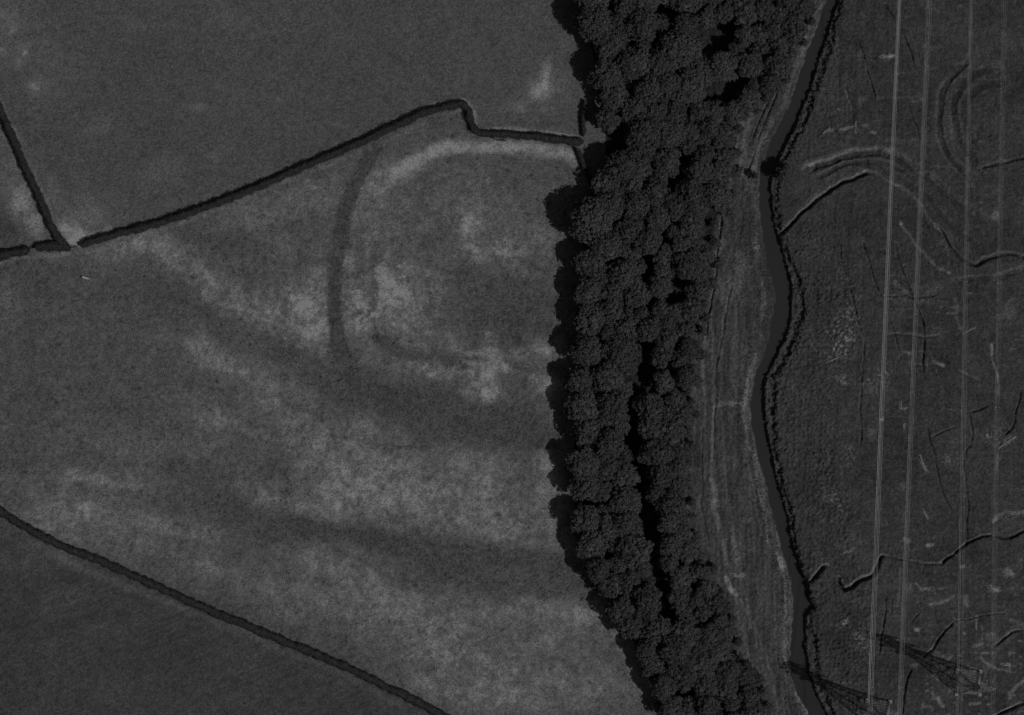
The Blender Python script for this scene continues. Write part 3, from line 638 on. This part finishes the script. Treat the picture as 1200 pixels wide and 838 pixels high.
hedge(H4+H4b[1:]+H4c[1:], 2.2, 1.8, 'long trimmed dark hedge rising from the gateway, kinking and running to the wood', (1, 1))
hedge(H1, 2.3, 1.7, 'dark hedge running down the left side to the gateway corner', (0, 1))
hedge(H2, 2.6, 1.8, 'short piece of dark hedge cut by the left frame edge, beside the small gate', (0, 1))
hedge(H3, 2.9, 1.7, 'short thick lens-shaped piece of hedge between the two gateways', (1, 1))
hedge(H5, 2.4, 1.5, 'long speckled dark hedge crossing the bottom left corner between two fields', (0, 0), 30, .34)
hedge([(686,118),(684,140),(684,160)], 1.4, 1.6, 'thin stub of dark hedge running north along the wood edge', (1, 1))
hedge([(676,174),(682,188),(688,205),(690,216)], 1.5, 1.6, 'thin stub of dark hedge slanting south from the hedge end to the big edge tree', (1, 1))

# rough grass tufts that crowd the east bank, too many to count
def tufts(xs, ys_, hts, m, name, label, seed, n=7):
    rng = np.random.default_rng(seed); Q = []
    for x, y, h in zip(xs, ys_, hts):
        p = P(x, y, 0); z = zat(x, y); c = np.array([p.x, p.y, z])
        d = rng.normal(0, 1, (n, 3)); d /= np.linalg.norm(d, axis=1)[:, None]; d[:, 2] = np.abs(d[:, 2])
        Q.append(leaf_quads(c+d*np.array([h*.75, h*.75, h]), d, .15, rng, .8))
    o = quads_obj(name, np.concatenate(Q), m); tag(o, label, 'grass', None, 'stuff')
rg = np.random.default_rng(5); yb = rg.uniform(-20, 860, 1700); xb = np.interp(yb, RIV[:, 0], RIV[:, 2])+rg.uniform(0, 1, 1700)**.8*(np.interp(yb, RIV[:, 0], RIV[:, 4])+5)+.5
tufts(xb, yb, rg.uniform(.08, .28, 1700), M['reed'], 'tussock_grass', 'rough tussock grass crowding the east bank of the river', 6)
yb = rg.uniform(-20, 860, 2200); xb = np.interp(yb, RIV[:, 0], RIV[:, 1])-np.interp(yb, RIV[:, 0], RIV[:, 3])-rg.normal(0, 5, 2200)-2
tufts(xb, yb, rg.uniform(.08, .3, 2200), M['reed'], 'bank_grass', 'thin pale grass along the west bank of the river', 7, 5)

# ------------------------------------------------------------------ trees
def ico(r, c, sub=2, seed=0, amp=.15):
    import bmesh
    bm = bmesh.new(); bmesh.ops.create_icosphere(bm, subdivisions=sub, radius=1)
    rr = random.Random(seed); k = [rr.uniform(2, 5) for _ in range(3)]; ph = [rr.uniform(0, 6) for _ in range(3)]
    vs = []
    for v in bm.verts:
        f = 1+amp*(math.sin(v.co.x*k[0]+ph[0])+math.sin(v.co.y*k[1]+ph[1])+math.sin(v.co.z*k[2]+ph[2]))/1.5
        vs.append((c[0]+v.co.x*r[0]*f, c[1]+v.co.y*r[1]*f, c[2]+v.co.z*r[2]*f))
    fs = [[v.index for v in f.verts] for f in bm.faces]; bm.free(); return vs, fs

def crown_mesh(seed, Rr, H, nlobe, leaf=.20, per=13, low=.32):
    """domed crown, radius Rr, top at H: lobes -> clumps -> leaves"""
    rng = np.random.default_rng(seed); lobes = []
    cz = H*(.5+low*.35)
    for i in range(nlobe):
        g = (i+.5)/nlobe; th = i*2.39996+rng.uniform(-.3, .3)
        rr = Rr*.80*math.sqrt(g)*rng.uniform(.85, 1.12); lr = Rr*rng.uniform(.27, .42)*(1.15-.35*g)
        z = H-lr-(H*.42)*(g**1.4)*rng.uniform(.75, 1.2)+rng.uniform(-.05, .03)*H
        lobes.append((rr*math.cos(th), rr*math.sin(th), z, lr, lr*rng.uniform(.75, 1.1)))
    Qs = []; cores = []
    for li, (lx, ly, lz, lr, lh) in enumerate(lobes):
        cores.append(ico((lr*.70, lr*.70, lh*.68), (lx, ly, lz-.08), 2, seed*50+li, .22))
        nc = int(26*(lr/1.3)**1.6)+8
        for k in range(nc):
            v = rng.normal(0, 1, 3); v[2] = abs(v[2])*1.0-.35; v /= np.linalg.norm(v)
            rad = rng.uniform(.86, 1.12); cc = np.array([lx+v[0]*lr*rad, ly+v[1]*lr*rad, lz+v[2]*lh*rad])
            m = per if rng.random() > .12 else 3; d = rng.normal(0, 1, (m, 3)); d /= np.linalg.norm(d, axis=1)[:, None]; d[:, 2] = np.abs(d[:, 2])*.9-.15
            cr = rng.uniform(.22, .50)
            c = cc+d*cr; Qs.append(leaf_quads(c, d+v*.7+np.array([0, 0, .15]), leaf, rng, .95))
    return np.concatenate(Qs), cores, lobes

def tree_parts(name, seed, Rr, H, nlobe, m, leaf=.2, per=13, tr=.28):
    root = empty(name, (0, 0, 0))
    Q, cores, lobes = crown_mesh(seed, Rr, H, nlobe, leaf, per)
    quads_obj('crown', Q, m, root, cores)
    rr = random.Random(seed); b = H*.42
    pieces = [tube([(0, 0, -.4), (0.03, .02, .5), (rr.uniform(-.15, .15), rr.uniform(-.15, .15), b), (rr.uniform(-.3, .3), rr.uniform(-.3, .3), H*.75)], [tr*1.35, tr, tr*.75, tr*.25], 8)]
    for l in lobes[::2]:
        pieces.append(tube([(0, 0, b*rr.uniform(.75, 1.1)), (l[0]*.5, l[1]*.5, (b+l[2])*.5+.2), (l[0]*.95, l[1]*.95, l[2])], [tr*.45, tr*.3, tr*.1], 6))
    v, f = merge(pieces); mesh_obj('trunk', v, f, M['bark'], root, True)
    return root

protos = []
for i, (Rr, H, nl) in enumerate([(4.6, 10.5, 20), (4.2, 9.5, 17), (5.0, 11.5, 24), (3.8, 9.5, 15), (4.4, 10.0, 22), (3.9, 10.5, 16), (4.8, 11.0, 19), (3.6, 8.6, 13)]):
    protos.append((tree_parts('broadleaf_tree', 100+i, Rr, H, nl, M['leaf']), Rr, H))
sprotos = []
for i, (Rr, H, nl) in enumerate([(1.7, 3.0, 7), (2.1, 3.6, 8), (1.4, 2.4, 6)]):
    sprotos.append((tree_parts('shrub', 200+i, Rr, H, nl, M['scrub'], .15, 10, .08), Rr, H))

def copy_tree(root):
    r = root.copy(); C.objects.link(r)
    for ch in root.children:
        c = ch.copy(); C.objects.link(c); c.parent = r
    return r
used = set()
def place(lst, px, py, rpx, hs=1.0, k=None, z0=None):
    k = random.randrange(len(lst)) if k is None else k
    root, Rr, H = lst[k]
    o = root if id(root) not in used else copy_tree(root)
    used.add(id(root))
    s = rpx*.25/Rr; z = zat(px, py) if z0 is None else z0
    hz = H*s*.6*0
    p = P(px, py, 0); o.location = (p.x, p.y, z-.05)
    o.rotation_euler = (0, 0, random.uniform(0, 6.28)); o.scale = (s*random.uniform(.92, 1.08), s*random.uniform(.92, 1.08), (.45*s+.55)*hs)
    return o

edge = [(694,0,20),(700,26,19),(713,58,17),(710,88,19),(722,118,16),(716,146,13),(724,196,18),(712,218,16),(688,256,23),(716,246,20),(690,306,16),(694,342,17),(690,378,18),(688,414,17),(684,446,16),(684,480,19),(690,510,17),(682,538,17),
        (680,572,17),(688,604,17),(694,636,17),(702,662,15),(712,688,16),(728,712,15),(742,736,14),(756,758,13),(768,780,13),(780,800,13),(788,824,15),(800,846,15)]
trees = [(x, y, r) for x, y, r in edge]
# clearings, in shade, where no tree stands
gapl = [([(760,405),(752,440),(742,480),(746,520),(752,560),(758,600),(762,640),(776,690),(788,735)], 8),
        ([(795,165),(796,200),(794,225)], 5), ([(786,255),(768,292),(758,330),(760,330)], 4), ([(845,38),(838,52)], 11), ([(836,102),(862,98)], 11), ([(700,170),(716,166),(712,205)], 14),
        ([(826,255),(830,272)], 8), ([(770,48),(776,55)], 6), ([(800,330),(795,350)], 7), ([(786,5),(768,14)],6)]
gsegs = []
for pts, g in gapl:
    p = crom(pts, 4)
    for a, b in zip(p[:-1], p[1:]): gsegs.append((a, b, g))
def gapd(x, y):
    m = 1e9; q = np.array((x, y))
    for a, b, g in gsegs:
        e = b-a; t = max(0, min(1, ((q-a)@e)/(e@e+1e-9))); m = min(m, np.linalg.norm(q-a-t*e)-g)
    return m
rnd = random.Random(4)
def wx(y): return float(np.interp(y, wy[:, 1], wy[:, 0])), float(np.interp(y, we_[:, 1], we_[:, 0]))
G0 = np.array([g[0] for g in gsegs]); G1 = np.array([g[1] for g in gsegs]); GR = np.array([g[2] for g in gsegs])
def gapd(x, y):
    e = G1-G0; q_ = np.array((x, y))-G0; t = np.clip((q_*e).sum(1)/((e*e).sum(1)+1e-9), 0, 1)[:, None]
    return float((np.hypot(*(q_-t*e).T)-GR).min())
T = np.zeros((2000, 3)); nT = len(trees); T[:nT] = trees
def dart(n, lo, k, rad, gk):
    global nT
    for _ in range(n):
        y = rnd.uniform(-25, 860); a, b = wx(y); x = rnd.uniform(a+lo, b-7); r = rad((x-a)/(b-a), b-x)
        if (np.hypot(T[:nT, 0]-x, T[:nT, 1]-y) <= k*(r+T[:nT, 2])).any() or gapd(x, y) < r*gk: continue
        T[nT] = (x, y, r); nT += 1; trees.append((x, y, r))
dart(25000, 8, .74, lambda f, e: min(12, 12) if e < 10 else (rnd.uniform(14, 20) if f < .55 else rnd.uniform(11, 16.5)), .62)
dart(25000, 14, .76, lambda f, e: rnd.uniform(8.5, 12.5), .8)
trees = sorted(trees, key=lambda t: t[1])
# label every tree by the strip of wood it stands in and its rank in from the field
strips = [(-60,22,'at the top of the picture'),(22,62,'level with the two top clearings'),(62,104,'level with the bright wedge'),(104,146,'level with the long hedge\'s highest bend'),
 (146,188,'level with the hedge end'),(188,228,'level with the sharp river bend'),(228,270,'level with the biggest edge crown'),(270,312,'level with the hedge gateway'),
 (312,354,'level with the brightest field mottling'),(354,396,'level with the river\'s eastmost bulge'),(396,438,'level with the pale upright bar'),
 (438,480,'just below the pale upright bar'),(480,522,'level with the widest black gap'),(522,564,'just below the widest black gap'),(564,606,'level with the lower hedge\'s left end'),
 (606,648,'level with the dark band'),(648,690,'level with the side creek'),(690,732,'level with the river bank notch'),(732,774,'level with the eastern pylon shadow'),
 (774,812,'level with the eastern pylon base'),(812,900,'at the bottom of the picture')]
ORD = ['first','second','third','fourth','fifth','sixth','seventh','eighth','ninth','tenth','eleventh','twelfth','thirteenth','fourteenth','fifteenth','sixteenth','seventeenth','eighteenth','nineteenth','twentieth','twenty-first','twenty-second','twenty-third','twenty-fourth']
bands = {}
for t in trees:
    for si, (a, b, nme) in enumerate(strips):
        if a <= t[1] < b: bands.setdefault(si, []).append(t)
ntree = 0
for si, lst in bands.items():
    lst.sort(key=lambda t: t[0])
    for k, (x, y, r) in enumerate(lst):
        cand = sorted(range(len(protos)), key=lambda i: abs(protos[i][1]-r*.25)+rnd.uniform(0, .9))[0]
        isedge = (x, y, r) in edge
        if isedge: x += rnd.uniform(-5, 5); y += rnd.uniform(-5, 5)
        o = place(protos, x, y, r*1.2, rnd.uniform(.78, .96)*(.93 if x < 790 else .85), cand)
        size = 'broad' if r > 17 else ('middling' if r > 13.5 else 'narrow')
        if k == 0: lab = f'{size} tree on the field edge of the wood {strips[si][2]}'
        elif k == len(lst)-1: lab = f'{size} tree on the river side of the wood {strips[si][2]}'
        else: lab = f'{size} tree, {ORD[k]} from the field edge, {strips[si][2]}'
        tag(o, lab, 'tree', 'trees of the wood'); ntree += 1
print('trees', ntree)

# scrub on the river side of the wood and on the banks
shr = []
for tries in range(4000):
    y = rnd.uniform(5, 830); a, b = wx(y); x = b+rnd.uniform(-8, 9); r = rnd.uniform(4.5, 8.5)
    if 185 < y < 215 and x > 868: continue
    if all(math.hypot(x-u, y-v) > 1.25*(r+w_) for u, v, w_ in shr) and all(math.hypot(x-u, y-v) > .8*(r+w_) for u, v, w_ in trees): shr.append((x, y, r))
    if len(shr) > 75: break
shr = sorted(shr, key=lambda t: t[1])
bands = {}
for t in shr:
    for si, (a, b, nme) in enumerate(strips):
        if a <= t[1] < b: bands.setdefault(si, []).append(t)
for si, lst in bands.items():
    for k, (x, y, r) in enumerate(lst):
        o = place(sprotos, x, y, r, rnd.uniform(.8, 1.1))
        size = 'small' if r < 6.5 else 'rounded'
        lab = f'{size} shrub fringing the wood, ' + ('' if len(lst) == 1 else f'{ORD[k]} of those ') + strips[si][2]
        tag(o, lab, 'shrub', 'scrub along the river side of the wood')
for x, y, r, lab in [(915,206,9,'added dense shrub that throws the black shadow on the sharp river bend'),(921,196,6,'small shrub just above the added shrub on the sharp river bend'),(884,206,4.5,'small shrub on the west bank opposite the sharp river bend')]:  # the largest shrub is added so that its shadow blackens the bend
    o = place(sprotos, x, y, r, 1.25, 1, -.3); tag(o, lab, 'shrub', 'shrubs at the river bend')

# ------------------------------------------------------------------ pylons and power lines
LA = dict(top=(1073.5, 0), bot=(1031, 838), base=(1029, 835), half=4.4, r={-1: .027, 1: .017}, name='western')
LB = dict(top=(1160, 0), bot=(1135.5, 838), base=(1135, 800), half=4.9, r={-1: .012, 1: .008}, name='eastern')
ARMZ = [(19.0, 1.0), (23.5, 1.12), (28.0, .9)]
def lattice(a, b, n, w0, w1, r):
    """zig-zag bracing between z=a and z=b on four faces of a tapering square tower"""
    out = []
    for i in range(n):
        z0 = a+(b-a)*i/n; z1 = a+(b-a)*(i+1)/n; h0 = w0+(w1-w0)*i/n; h1 = w0+(w1-w0)*(i+1)/n
        for k in range(4):
            c = [(1, 1), (-1, 1), (-1, -1), (1, -1)]; p = c[k]; q_ = c[(k+1) % 4]
            out.append(tube([(p[0]*h0, p[1]*h0, z0), (q_[0]*h1, q_[1]*h1, z1)], r, 4)); out.append(tube([(q_[0]*h0, q_[1]*h0, z0), (p[0]*h1, p[1]*h1, z1)], r, 4))
            out.append(tube([(p[0]*h1, p[1]*h1, z1), (q_[0]*h1, q_[1]*h1, z1)], r, 4))
    return out
def pylon(L, label):
    hl = L['half']; wa, wb = 3.4, .9
    dirv = P(*L['bot'])-P(*L['top']); ang = math.atan2(dirv.y, dirv.x)+math.pi/2
    b = P(*L['base']); root = empty('pylon', (b.x, b.y, 0)); root.rotation_euler.z = ang
    zt = 17.0
    for sx in (-1, 1):
        for sy in (-1, 1):
            v, f = merge([tube([(sx*wa, sy*wa, -.3), (sx*wb, sy*wb, zt), (sx*wb*.75, sy*wb*.75, 28.5), (sx*.12, sy*.12, 30.6)], [.17, .15, .12, .08], 4)])
            lg = mesh_obj('leg', v, f, M['steel'], root)
            v, f = box((sx*wa*1.0, sy*wa*1.0, .1), (1.0, 1.0, .55)); mesh_obj('footing', v, f, M['concrete'], lg)
    v, f = merge(lattice(.6, zt, 5, wa*.98, wb, .075)+lattice(zt, 28.5, 7, wb, wb*.75, .065)+lattice(28.5, 30.4, 1, wb*.75, .14, .05)); mesh_obj('bracing', v, f, M['steel'], root)
    for z, k in ARMZ:
        for sx in (-1, 1):
            ln = hl*k; pc = []
            for sy in (-1, 1):
                pc.append(tube([(sx*wb*.85, sy*wb*.85, z-.1), (sx*ln, 0, z)], .09, 4)); pc.append(tube([(sx*wb*.8, sy*wb*.8, z+1.3), (sx*ln, 0, z+.1)], .08, 4))
                for t in (.25, .5, .75):
                    x = sx*(wb*.85+(ln-wb*.85)*t); y = sy*wb*.85*(1-t); pc.append(tube([(x, y, z-.1), (x, -y, z-.1)], .05, 4)); pc.append(tube([(x, y, z-.1), (x, y, z+1.3*(1-t))], .05, 4))
            v, f = merge(pc); arm = mesh_obj('crossarm', v, f, M['steel'], root)
            pc = [tube([(sx*ln, 0, z), (sx*ln, 0, z-1.5)], .05, 5)]
            for q_ in range(8): pc.append(tube([(sx*ln, 0, z-.2-q_*.16), (sx*ln, 0, z-.26-q_*.16)], [.16, .13], 8))
            v, f = merge(pc); mesh_obj('insulator', v, f, M['glass'], arm)
    tag(root, label, 'pylon', 'lattice pylons carrying the overhead lines'); return root
pylon(LB, 'lattice steel pylon standing inside the lower right corner on two pale footings')
pylon(LA, 'lattice steel pylon cut by the bottom edge with its long shadow across the river')

def cable(L, sx, k, z, name, label):
    b = P(*L['base']); t = P(*L['top']); bo = P(*L['bot'])
    d = (t-bo).normalized(); nrm = Vector((d.y, -d.x, 0))
    kk = (CAMH-z)/CAMH
    off = nrm*sx*L['half']*k; a0 = b+off
    top_at = Vector((t.x*kk, t.y*kk, 0))+off
    u = (top_at-a0); u.z = 0; u.normalize(); span = 300.0; w_ = Vector((u.y, -u.x, 0)); pc = []
    def at(s):
        ph = (s % span)/span; return a0+u*s+Vector((0, 0, z-1.5-24.0*ph*(1-ph)))
    for q_ in (-.2, .2):
        pc.append(tube([at(i*10.0)+w_*q_ for i in range(-14, 32)], L['r'][sx], 5))
    for i in range(-3, 8):                         # spacers between the two strands
        p = at(i*36.0+9); pc.append(tube([p-w_*.2, p+w_*.2], .03, 4))
    v, f = merge(pc); o = mesh_obj('overhead_cable', v, f, M['cable'])
    tag(o, label, 'cable', name)
for L, nm in ((LA, 'western'), (LB, 'eastern')):
    for sx, sn in ((-1, 'west'), (1, 'east')):
        for (z, k), kw in zip(ARMZ, (.97, 1.03, .90)):
            cable(L, sx, kw if sx < 0 else k, z, f'cables on the {sn} side of the {nm} power line', f'pale overhead cable on the {sn} side of the {nm} power line')

# ------------------------------------------------------------------ gates, trough
def gate(px, py, rot, ln, label):
    root = empty('field_gate', P(px, py, zat(px, py))); root.rotation_euler.z = R(rot)
    for sx in (-1, 1):
        v, f = tube([(sx*(ln/2+.12), 0, -.3), (sx*(ln/2+.12), 0, 1.45)], [.12, .11], 8); mesh_obj('gate_post', v, f, M['deadwood'], root)
    for z in (.25, .5, .75, 1.0, 1.25):
        v, f = tube([(-ln/2, 0, z), (ln/2, 0, z)], .04, 6); mesh_obj('rail', v, f, M['steel'], root)
    v, f = merge([tube([(-ln/2, .03, .25), (ln/2, .03, 1.25)], .03, 6), tube([(-ln/2, 0, .2), (-ln/2, 0, 1.3)], .04, 6), tube([(ln/2, 0, .2), (ln/2, 0, 1.3)], .04, 6)]); mesh_obj('brace', v, f, M['steel'], root)
    tag(root, label, 'gate', 'gates in the hedges'); return root
gate(88.5, 290.5, 5, 1.5, 'metal field gate in the bright gap between the lens-shaped hedge and the long hedge')
gate(39, 291.5, 10, 1.3, 'metal field gate in the gap near the left frame edge between two short hedges')
gate(589, 165.5, -3, 2.2, 'pale gate against the south side of the long hedge, above the pale crop-mark')
root = empty('feed_trough', P(101, 326, zat(101, 326))); root.rotation_euler.z = R(-16)
v, f = merge([box((0, 0, .32), (2.3, .5, .05)), box((0, .25, .47), (2.3, .05, .34)), box((0, -.25, .47), (2.3, .05, .34)), box((1.15, 0, .47), (.05, .55, .34)), box((-1.15, 0, .47), (.05, .55, .34))]); mesh_obj('trough_body', v, f, M['glass'], root)
for sx in (-1, 1):
    v, f = merge([box((sx*.85, .2, .14), (.08, .08, .34)), box((sx*.85, -.2, .14), (.08, .08, .34))]); mesh_obj('leg', v, f, M['steel'], root)
tag(root, 'small pale trough lying alone in the big field below the gateway', 'trough')

# ------------------------------------------------------------------ driftwood and fallen branches
def branch(pts, r, label, twigs=3, seed=0, m='deadwood', name='fallen_branch', group='pale fallen branches on the rough ground'):
    rr = random.Random(seed); W = [P(x, y, 0)+Vector((0, 0, zat(x, y)+r*.7)) for x, y in pts]
    c = W[0].copy(); W = [q_-c for q_ in W]; n = len(W)
    pc = [tube([tuple(q_) for q_ in W], [r*(1-.6*i/(n-1)) for i in range(n)], 7)]
    d = (W[-1]-W[0]).normalized(); nn = Vector((-d.y, d.x, 0))
    for i in range(twigs):
        t = rr.uniform(.25, .95); k = min(int(t*(n-1)), n-2); p = W[k].lerp(W[k+1], t*(n-1)-k); s = rr.choice((-1, 1)); l = rr.uniform(.6, 1.5)
        pc.append(tube([tuple(p), tuple(p+(d*.5+nn*s)*l*.5+Vector((0, 0, .15))), tuple(p+(d*.8+nn*s*.9)*l+Vector((0, 0, .25)))], [r*.45, r*.3, r*.12], 5))
    v, f = merge(pc); o = mesh_obj(name, v, f, M[m], None, True); o.location = c
    tag(o, label, 'branch', group)
for i, (pts, r, lab) in enumerate([
 ([(982,152),(992,149),(1002,148)], .14, 'long pale branch lying across the marsh above the meander arc'),
 ([(1001,143),(1003,149),(1002,156)], .13, 'short pale branch lying crosswise at the tip of the long branch above the meander arc'),
 ([(964,156),(970,152),(974,151)], .18, 'thick pale branch lying between the river and the long branch above the meander arc'),
 ([(1010,149),(1018,147)], .12, 'thin pale branch lying right of the crosswise one above the meander arc'),
 ([(1033,67),(1045,66)], .20, 'bright thick branch lying just left of the westernmost cable near the top'),
 ([(967,425),(978,421),(988,416)], .15, 'pale branch pointing at the mottled patch east of the river'),
 ([(984,447),(992,438)], .14, 'pale branch at the foot of the mottled patch east of the river'),
 ([(1171,524),(1180,518),(1190,511)], .17, 'pale branch slanting across the speckled patch near the right edge'),
 ([(1056,470),(1057,480),(1064,478)], .12, 'hooked pale branch between the two middle cable bundles'),
 ([(1081,596),(1086,607)], .13, 'short pale branch east of the western power line, above the winding creek'),
 ([(1030,491),(1034,492)], .22, 'short bright log lying against the westernmost cable streak'),
 ([(1078,535),(1082,545),(1086,552)], .16, 'crooked pale branch right of the western power line in the middle of the marsh'),
 ([(1128,391),(1143,384)], .12, 'thin pale branch crossing under the west cable of the eastern line'),
 ([(993,725),(990,729)], .16, 'tiny pale branch on the tussocks beside the river notch, upper of two'),
 ([(985,731),(990,731)], .16, 'tiny pale branch on the tussocks beside the river notch, lower of two'),
 ([(914,655),(918,664)], .26, 'bright driftwood log on the west river edge above the side creek'),
 ([(1095,425),(1106,428)], .14, 'pale branch lying alone between the two power lines'),
 ([(1160,688),(1170,693)], .25, 'thick pale log lying near the lower right edge below the winding creek'),
 ([(1174,780),(1184,780)], .15, 'pale branch right of the eastern pylon'),
 ([(858,674),(866,675),(872,672)], .20, 'curved pale branch at the bottom end of the worn track by the wood'),
 ]):
    branch(pts, r, lab, 2+i % 3, i)

def dead_bush(px, py, rad, label, seed):
    rr = random.Random(seed); pc = []
    for i in range(11):
        a = rr.uniform(0, 6.28); l = rad*rr.uniform(.5, 1); p1 = (math.cos(a)*l*.5, math.sin(a)*l*.5, rad*.4); p2 = (math.cos(a+.2)*l, math.sin(a+.2)*l, rad*rr.uniform(.3, .8))
        pc.append(tube([(0, 0, -.2), p1, p2], [.09, .07, .03], 5)); b = a+rr.choice((-.6, .6))
        pc.append(tube([p1, (p1[0]+math.cos(b)*l*.5, p1[1]+math.sin(b)*l*.5, rad*.55)], [.05, .025], 5))
    v, f = merge(pc); o = mesh_obj('dead_shrub', v, f, M['deadwood'], None, True); o.location = P(px, py, zat(px, py)); tag(o, label, 'shrub', 'bare pale shrubs along the river')
dead_bush(895, 164, 1.6, 'bare pale shrub on the west bank above the sharp river bend', 1)
dead_bush(880, 204, 1.6, 'bare pale shrub on the pale clearing beside the sharp river bend', 2)
dead_bush(843, 265, 1.3, 'bare pale shrub at the wood edge below the pale clearing', 3)
dead_bush(888, 289, .9, 'tiny bare shrub on the west bank where the river widens', 4)

# dry stems lying loose in mats: nobody could count them
def litter(cx, cy, rx, ry, n, label, seed):
    rng = np.random.default_rng(seed); pc = []
    for i in range(n):
        x = cx+rng.normal(0, rx*.5); y = cy+rng.normal(0, ry*.5); z = zat(x, y); a = rng.uniform(0, 6.28); l = rng.uniform(.15, .5)
        p = P(x, y, 0)+Vector((0, 0, z+.06)); d = Vector((math.cos(a)*l, math.sin(a)*l, rng.uniform(-.05, .15)))
        pc.append(tube([tuple(p-d), tuple(p+d)], [rng.uniform(.04, .09), .03], 4))
    v, f = merge(pc); o = mesh_obj('dry_reed_litter', v, f, M['litter']); tag(o, label, 'reed litter', None, 'stuff')
for i, (cx, cy, rx, ry, n, lab) in enumerate([(990,378,12,28,110,'mottled mat of dry pale reed east of the river bulge'),(984,443,8,7,40,'small mat of dry reed under the mottled patch'),(1038,445,8,16,60,'mat of dry reed against the westernmost cable streak'),
   (976,582,14,8,60,'curled mat of dry reed between river and power line, lower marsh'),(1012,752,10,10,50,'mat of dry reed beside the lower end of the westernmost cable'),(1172,512,18,14,90,'speckled mat of dry reed near the right edge'),
   (1109,540,6,8,35,'small clump of dry reed between the two power lines'),(1180,605,18,7,50,'line of dry reed clumps above the winding creek at the right edge'),(995,530,8,18,35,'thin scatter of dry reed in the middle of the marsh'),
   (1180,670,6,6,40,'bright clump of dry reed near the lower right edge'),(1062,634,5,3,30,'bright clump of dry reed under the western power line above the winding creek')]):
    litter(cx, cy, rx, ry, n, lab, 40+i)
